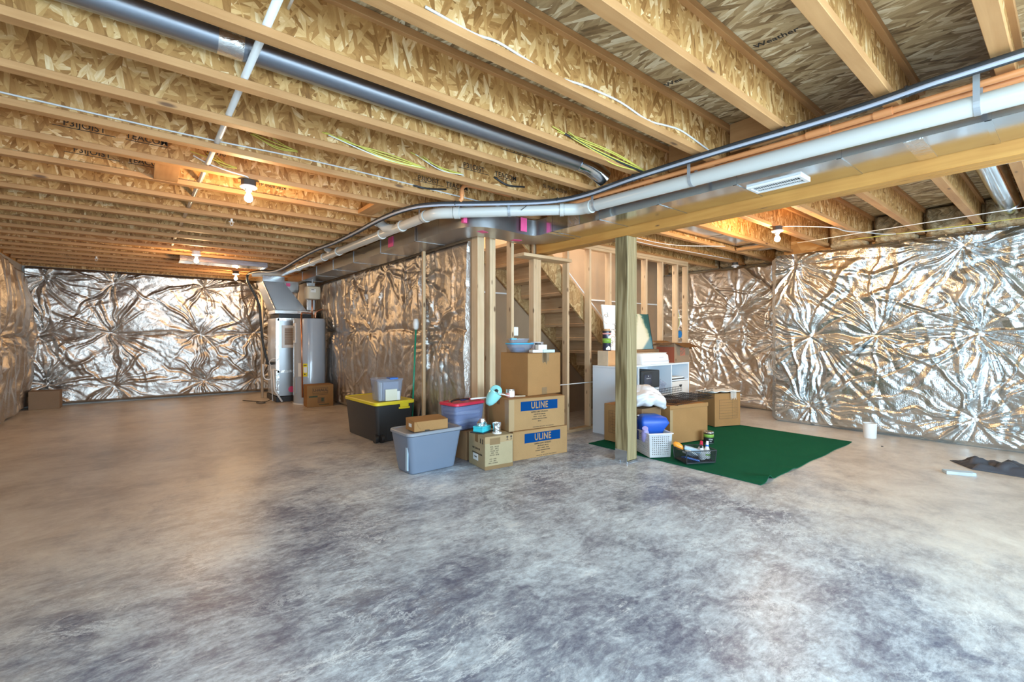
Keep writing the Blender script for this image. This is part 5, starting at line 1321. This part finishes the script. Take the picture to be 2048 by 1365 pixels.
# folded wire crate
t = thing('wire_crate', 'folded black wire dog crate lying on the big cardboard box', 'wire crate', (4.62, 2.80, .443), R(4))
def grid(x0, x1, y0, y1, z, nx, ny, r=.0025, nm='wire_panel'):
    bm = bmesh.new()
    for i in range(nx + 1): x = x0 + (x1 - x0) * i / nx; tube(bm, [(x, y0, z), (x, y1, z)], r if 0 < i < nx else r * 1.6, 5)
    for j in range(ny + 1): y = y0 + (y1 - y0) * j / ny; tube(bm, [(x0, y, z + r * 2), (x1, y, z + r * 2)], r if 0 < j < ny else r * 1.6, 5)
    return fin(bm, nm, M['wire'], t)
grid(.0, .92, .0, .42, .006, 20, 5, .0018); grid(.04, .96, .03, .44, .024, 18, 4, .0018); grid(-.02, .90, .02, .40, .042, 20, 4, .0018)
for y in (.0, .41):
    bm = bmesh.new()
    for i in range(23): x = .02 + i * .04; tube(bm, [(x, y, .062), (x, y + .004, .125)], .0022, 5)
    for z in (.066, .096, .125): tube(bm, [(.02, y + .002, z), (.90, y + .002, z)], .003, 5)
    fin(bm, 'wire_side', M['wire'], t)
# white cloth with fringe
t = thing('fringed_cloth', 'white folded cloth with fringe on the printed moving box', 'cloth', (5.895, 3.035, .468), R(-20.8))
bm = bmesh.new(); bmesh.ops.create_grid(bm, x_segments=22, y_segments=12, size=.5)
for v in bm.verts: x, y = v.co.x, v.co.y; v.co = Vector((.16 + x * .50, .12 + y * .28, .014 + .008 * math.sin(x * 17 + y * 5) + .006 * math.sin(y * 23)))
bmesh.ops.solidify(bm, geom=bm.faces[:], thickness=.008); fin(bm, 'cloth_body', M['paper'], t, True)
rs = random.Random(2)
bm = bmesh.new()
for i in range(13):
    x = .235 + i * .0075; tube(bm, [(x, -.02, .014), (x, -.030, .005), (x + rs.uniform(-.004, .004), -.032, -.07 - rs.random() * .03)], .0018, 4)
fin(bm, 'fringe', M['paper'], t)

# ------------------------------------------------------------------ carpet and baskets
t = thing('carpet_piece', 'flat dark green carpet piece on the concrete right of the treated post'.replace(' right of', ' beside'), 'carpet')
bm = bmesh.new(); bmesh.ops.create_grid(bm, x_segments=70, y_segments=54, size=.5)
x0, x1, y0, y1 = 3.93, 6.34, 1.64, 3.50
for v in bm.verts:
    a, b = v.co.x + .5, v.co.y + .5
    # slightly skewed outline
    x = x0 + (x1 - x0) * a; y = y0 + (y1 - y0) * b - .0 * a
    lift = .045 * math.exp(-((x - 4.10) / .055) ** 2) * max(0, 1 - (y - y0) / .22) + .012 * math.exp(-((x - 4.60) / .06) ** 2) * max(0, 1 - (y - y0) / .14)
    v.co = Vector((x, y + .006 * math.sin(x * 9), .008 + lift))
bmesh.ops.solidify(bm, geom=bm.faces[:], thickness=.006)
fin(bm, 'carpet_pile', M['carpet'], t, True, auto=50)

def holed_side(bm, p00, p10, p01, p11, nu_, nv_, frac, m0u, m0v, th):
    """perforated plate between four corners"""
    p00, p10, p01, p11 = map(Vector, (p00, p10, p01, p11))
    def P(u, v): return (p00 * (1 - u) + p10 * u) * (1 - v) + (p01 * (1 - u) + p11 * u) * v
    us = [0]; vs = [0]
    for n_, m0, arr in ((nu_, m0u, us), (nv_, m0v, vs)):
        c_ = (1 - 2 * m0) / n_
        for i in range(n_): arr += [m0 + c_ * (i + .5 - frac / 2), m0 + c_ * (i + .5 + frac / 2)]
        arr.append(1)
    V = [[bm.verts.new(P(u, v)) for v in vs] for u in us]; fs = []
    for i in range(len(us) - 1):
        for j in range(len(vs) - 1):
            if i % 2 == 1 and j % 2 == 1: continue
            fs.append(bm.faces.new([V[i][j], V[i + 1][j], V[i + 1][j + 1], V[i][j + 1]]))
    bmesh.ops.solidify(bm, geom=fs, thickness=th)
t = thing('plastic_basket', 'white plastic basket with small square holes beside the treated post', 'basket', (3.885, 2.665, .016), R(-28.5))
w, d, h, tp = .245, .37, .235, .012
cb = [(tp, tp), (w - tp, tp), (w - tp, d - tp), (tp, d - tp)]; ct = [(0, 0), (w, 0), (w, d), (0, d)]
for i in range(4):
    j = (i + 1) % 4; bm = bmesh.new(); n_ = 9 if i % 2 == 0 else 14
    holed_side(bm, (*cb[i], .0), (*cb[j], .0), (*ct[i], h), (*ct[j], h), n_, 9, .42, .10, .09, .0035); fin(bm, 'basket_side', M['white'], t)
fin(B(tp, w - tp, tp, d - tp, 0, .004), 'basket_bottom', M['white'], t)
bm = bmesh.new(); rings(bm, [rrect(w + .002, d + .002, .006, h - .004, 2, w / 2, d / 2), rrect(w + .028, d + .028, .012, h - .002, 2, w / 2, d / 2), rrect(w + .028, d + .028, .012, h + .006, 2, w / 2, d / 2), rrect(w - .01, d - .01, .006, h + .006, 2, w / 2, d / 2), rrect(w - .01, d - .01, .006, h - .004, 2, w / 2, d / 2)], close=True); fin(bm, 'basket_rim', M['white'], t)
# contents of the white basket
t = thing('tote_bag', 'folded bright blue bag sticking out of the white basket', 'bag', (4.10, 2.80, .20), R(-32))
bm = bmesh.new(); rings(bm, [rrect(.20, .15, .02, 0, 3), rrect(.235, .17, .02, .06, 3), rrect(.30, .20, .025, .13, 3, .02, 0), rrect(.27, .17, .025, .185, 3, .01, 0), rrect(.16, .09, .02, .21, 3, -.01, .0)]); fin(bm, 'bag_body', M['bluetarp'], t, True, auto=60)
def bottle(lab, loc, tilt, prof, m, parts, name='bottle', catg='bottle', rz=0):
    tt = thing(name, lab, catg, loc); tt.rotation_euler = (R(tilt[0]), R(tilt[1]), R(rz)); fin(LA(prof, 20), 'bottle_body', M[m], tt, True, auto=45)
    for nm, pr, mm in parts: fin(LA(pr, 18), nm, M[mm], tt, True, auto=45)
    return tt
bottle('lavender bottle leaning at the near corner of the white basket', (3.975, 2.775, .165), (18, -28), [(0, 0), (.036, 0), (.038, .01), (.038, .10), (.03, .125), (0, .125)], 'lav', [('cap', [(0, .126), (.029, .126), (.029, .162), (0, .164)], 'lav')])
tt = bottle('spray bottle with yellow liquid standing in the white basket', (4.04, 2.89, .17), (0, 4), [(0, 0), (.036, 0), (.038, .01), (.036, .10), (.022, .15), (.014, .165), (0, .165)], 'yliq', [('neck', [(0, .166), (.014, .166), (.016, .20), (0, .20)], 'black')], 'spray_bottle')
fin(B(-.045, .035, -.013, .013, .20, .228, bev=.006), 'trigger_head', M['white'], tt); fin(B(-.055, -.046, -.006, .006, .205, .218), 'nozzle', M['black'], tt); fin(T([(-.02, 0, .20), (-.03, 0, .155)], .005, 6), 'trigger', M['black'], tt)
t = thing('dark_cloth', 'navy blue cloth stuffed in the back of the white basket', 'cloth', (4.00, 2.92, .15), R(-28)); bm = bmesh.new(); rings(bm, [rrect(.12, .08, .02, 0, 3), rrect(.15, .10, .03, .10, 3), rrect(.10, .05, .02, .20, 3, -.02)]); fin(bm, 'cloth_body', M['navy'], t, True)
# black basket
t = thing('plastic_basket', 'low black plastic basket with diamond mesh on the front carpet edge', 'basket', (3.965, 2.315, .016), R(-28))
w, d, h, tp = .315, .235, .120, .010
def lattice(bm, p00, p10, p01, p11, n_, r=.0016):
    p00, p10, p01, p11 = map(Vector, (p00, p10, p01, p11))
    def P(u, v): return (p00 * (1 - u) + p10 * u) * (1 - v) + (p01 * (1 - u) + p11 * u) * v
    L_ = (p10 - p00).length; H_ = (p01 - p00).length; k = H_ / L_
    for s in (1, -1):
        for i in range(-int(n_ * k) - 1, n_ + int(n_ * k) + 2):
            u0 = i / n_; a, b = (u0, 0.0), (u0 + s * k, 1.0)
            def clip(a, b):
                t0, t1 = 0.0, 1.0; dx = b[0] - a[0]
                for lim, sg in ((0, 1), (1, -1)):
                    q = (lim - a[0]) / dx
                    if dx * sg > 0: t0 = max(t0, q)
                    else: t1 = min(t1, q)
                return (t0, t1) if t1 - t0 > .02 else None
            c_ = clip(a, b)
            if c_:
                q0 = P(a[0] + (b[0] - a[0]) * c_[0], c_[0]); q1 = P(a[0] + (b[0] - a[0]) * c_[1], c_[1]); tube(bm, [q0, q1], r, 4)
cb = [(tp, tp), (w - tp, tp), (w - tp, d - tp), (tp, d - tp)]; ct = [(0, 0), (w, 0), (w, d), (0, d)]
for i in range(4):
    j = (i + 1) % 4; bm = bmesh.new(); lattice(bm, (*cb[i], .006), (*cb[j], .006), (*ct[i], h), (*ct[j], h), 17 if i % 2 == 0 else 13); fin(bm, 'basket_side_mesh', M['black'], t)
for i in range(4): fin(T([(*cb[i], .0), (*ct[i], h)], .005, 6), 'corner_post', M['black'], t)
fin(B(tp, w - tp, tp, d - tp, 0, .005), 'basket_bottom', M['black'], t)
for z, e in ((h - .004, 0), (.004, tp)):
    bm = bmesh.new(); rings(bm, [rrect(w - 2 * e, d - 2 * e, .008, z, 2, w / 2, d / 2), rrect(w - 2 * e + .008, d - 2 * e + .008, .010, z, 2, w / 2, d / 2), rrect(w - 2 * e + .008, d - 2 * e + .008, .010, z + .008, 2, w / 2, d / 2), rrect(w - 2 * e, d - 2 * e, .008, z + .008, 2, w / 2, d / 2)], close=True); fin(bm, 'basket_rim', M['black'], t)
def loc_in(x, y, z): 
    a = R(-28); return (3.965 + math.cos(a) * x - math.sin(a) * y, 2.315 + math.sin(a) * x + math.cos(a) * y, z)
t = thing('refill_pouch', 'orange capped pack lying in the black basket', 'pouch', loc_in(.03, .19, .10)); t.rotation_euler = (R(0), R(0), R(-60))
bm = bmesh.new(); bmesh.ops.create_icosphere(bm, subdivisions=3, radius=1)
for v in bm.verts: v.co = Vector((v.co.x * .050, v.co.y * .024, v.co.z * .036 + .045 - v.co.x * .02))
fin(bm, 'orange_end', M['orange'], t, True)
fin(B(.045, .20, -.03, .03, .0, .035, bev=.008, M=Matrix.Rotation(R(12), 4, 'Y') @ Matrix.Translation((0, 0, .03))), 'white_blue_pack', M['ltblue'], t)
for i, (x, y, z, rz, ty, m, lab) in enumerate(((.12, .12, .075, 20, 24, 'paper', 'white and pale blue packet leaning in the black basket'), (.17, .15, .075, 15, 30, 'paper_y', 'cream papers leaning behind the packet in the black basket'), (.09, .08, .035, -10, 15, 'blue', 'blue sponge at the bottom of the black basket'))):
    o = fin(B(-.075, .075, -.045, .045, 0, .018, bev=.005), 'cleaning_packet', M[m]); o.location = loc_in(x, y, z); o.rotation_euler = (R(-14), R(ty), R(rz - 28)); tag(o, lab, 'packet', kind='thing')
BP = [(0, 0), (.030, 0), (.034, .01), (.034, .07), (.018, .105), (.013, .115), (0, .115)]
bottle('white bottle with dark spray head in the black basket', loc_in(.225, .09, .035), (0, -12), BP, 'bag', [('neck', [(0, .116), (.013, .116), (.015, .14), (0, .14)], 'black')], 'cleaner_bottle')
bottle('white bottle with green band and blue collar in the black basket', loc_in(.275, .10, .035), (0, 6), BP, 'white', [('green_band', [(.0341, .03), (.0346, .03), (.0346, .045), (.0341, .045)], 'glab'), ('collar', [(0, .116), (.016, .116), (.016, .13), (0, .13)], 'blue'), ('cap', [(0, .131), (.014, .131), (.012, .165), (0, .166)], 'white')], 'cleaner_bottle')
bottle('red capped bottle at the back of the black basket', loc_in(.255, .17, .04), (10, -10), BP, 'white', [('red_cap', [(0, .116), (.016, .116), (.013, .160), (0, .16)], 'red')], 'cleaner_bottle')
t = thing('paint_can', 'small dark paint can with green label standing before the big cardboard box', 'can', (4.96, 2.625, .0155))
fin(LA([(0, 0), (.052, 0), (.053, .004), (.053, .128), (.050, .132), (.044, .128), (0, .128)], 28), 'can_body', M['tin'], t, True, auto=40)
fin(LA([(.0531, .012), (.0536, .012), (.0536, .12), (.0531, .12)], 28, cap0=False, cap1=False), 'dark_label', M['black'], t, True); fin(LA([(.0537, .070), (.0541, .070), (.0541, .105), (.0537, .105)], 28, cap0=False, cap1=False), 'green_label', M['glab'], t, True)
for i, (z, s) in enumerate(((.05, 'STAIN'), (.03, 'OIL'))): text('label_print', s, .016, M['paper'], t, frame_m((-.0345, -.042, z), (.77, -.63, 0), (0, 0, 1)), thick=.0006)

# ------------------------------------------------------------------ small things on the concrete by the foil wall
t = thing('plastic_bucket', 'small white plastic bucket standing against the long foil wall', 'bucket', (6.80, 1.585, 0))
bm = bmesh.new(); lathe(bm, [(0, 0), (.062, 0), (.064, .004), (.069, .165), (.072, .165), (.072, .175), (.067, .175), (.060, .006), (0, .006)], 30); fin(bm, 'bucket_body', M['white'], t, True, auto=40)
t = thing('wood_offcut', 'small grey painted wood offcut lying on the floor beside the dark tarp', 'wood offcut', (5.63, .66, 0), R(118)); fin(B(-.09, .12, -.035, .035, 0, .026, bev=.002), 'block', M['ltblue'], t); fin(B(-.06, .12, .036, .055, 0, .03, bev=.003), 'bark_side', M['card_d'], t)
t.children[0].data.materials[0] = plain('pale_grey_wood', (.42, .47, .50), .6, var=.1)
t = thing('dark_tarp', 'crumpled dark grey tarp lying on the floor by the foil wall', 'tarp')
bm = bmesh.new(); bmesh.ops.create_grid(bm, x_segments=48, y_segments=34, size=.5)
for v in bm.verts:
    a, b = v.co.x + .5, v.co.y + .5
    x = 5.90 + .62 * a * (.4 + .6 * b) ; y = .62 - .62 * b + .18 * a
    n1 = vnoise(np.array([a * 4 + 3.0]), np.array([b * 5 + 7.0]), 77)[0]; n2 = vnoise(np.array([a * 11 + 3.0]), np.array([b * 9 + 7.0]), 78)[0]
    e = min(a, 1 - a, b, 1 - b)
    v.co = Vector((x, y, .006 + min(1, e * 8) * (.085 * abs(n1 - .5) * 2 + .03 * abs(n2 - .5) * 2)))
bmesh.ops.solidify(bm, geom=bm.faces[:], thickness=.003); fin(bm, 'tarp_sheet', M['tarp'], t, True, auto=50)
o = fin(LA([(0, 0), (.012, 0), (.010, .008), (0, .009)], 10), 'floor_plug', M['black']); o.location = (6.35, 1.37, 0); tag(o, 'tiny black plug on the floor between carpet and bucket', 'plug', kind='thing')
# green handled mop
t = thing('green_mop', 'mop with a green handle and white head up, leaning on the foil wall', 'mop', (2.555, 5.985 - .85, 0))
fin(T([(0, 0, .004), (.075, .03, 1.30)], .011, 12), 'handle', M['green_pole'], t, True)
bm = bmesh.new(); lathe(bm, [(0, 0), (.018, .0), (.034, .02), (.040, .08), (.030, .13), (0, .14)], 14, (.077, .03, 1.30)); fin(bm, 'mop_head', M['white'], t, True)
# leaning bits against the foil behind the red lid
t = thing('metal_track', 'grey perforated metal strip leaning on the foil wall behind the red lid', 'metal strip', (2.56, 4.66, 0))
bm = bmesh.new()
a, b = Vector((.0, -.34, .0)), Vector((.08, .06, 1.13))
fin(T([a, b], .024, 4, flat=.35), 'strip', M['galv'], t)
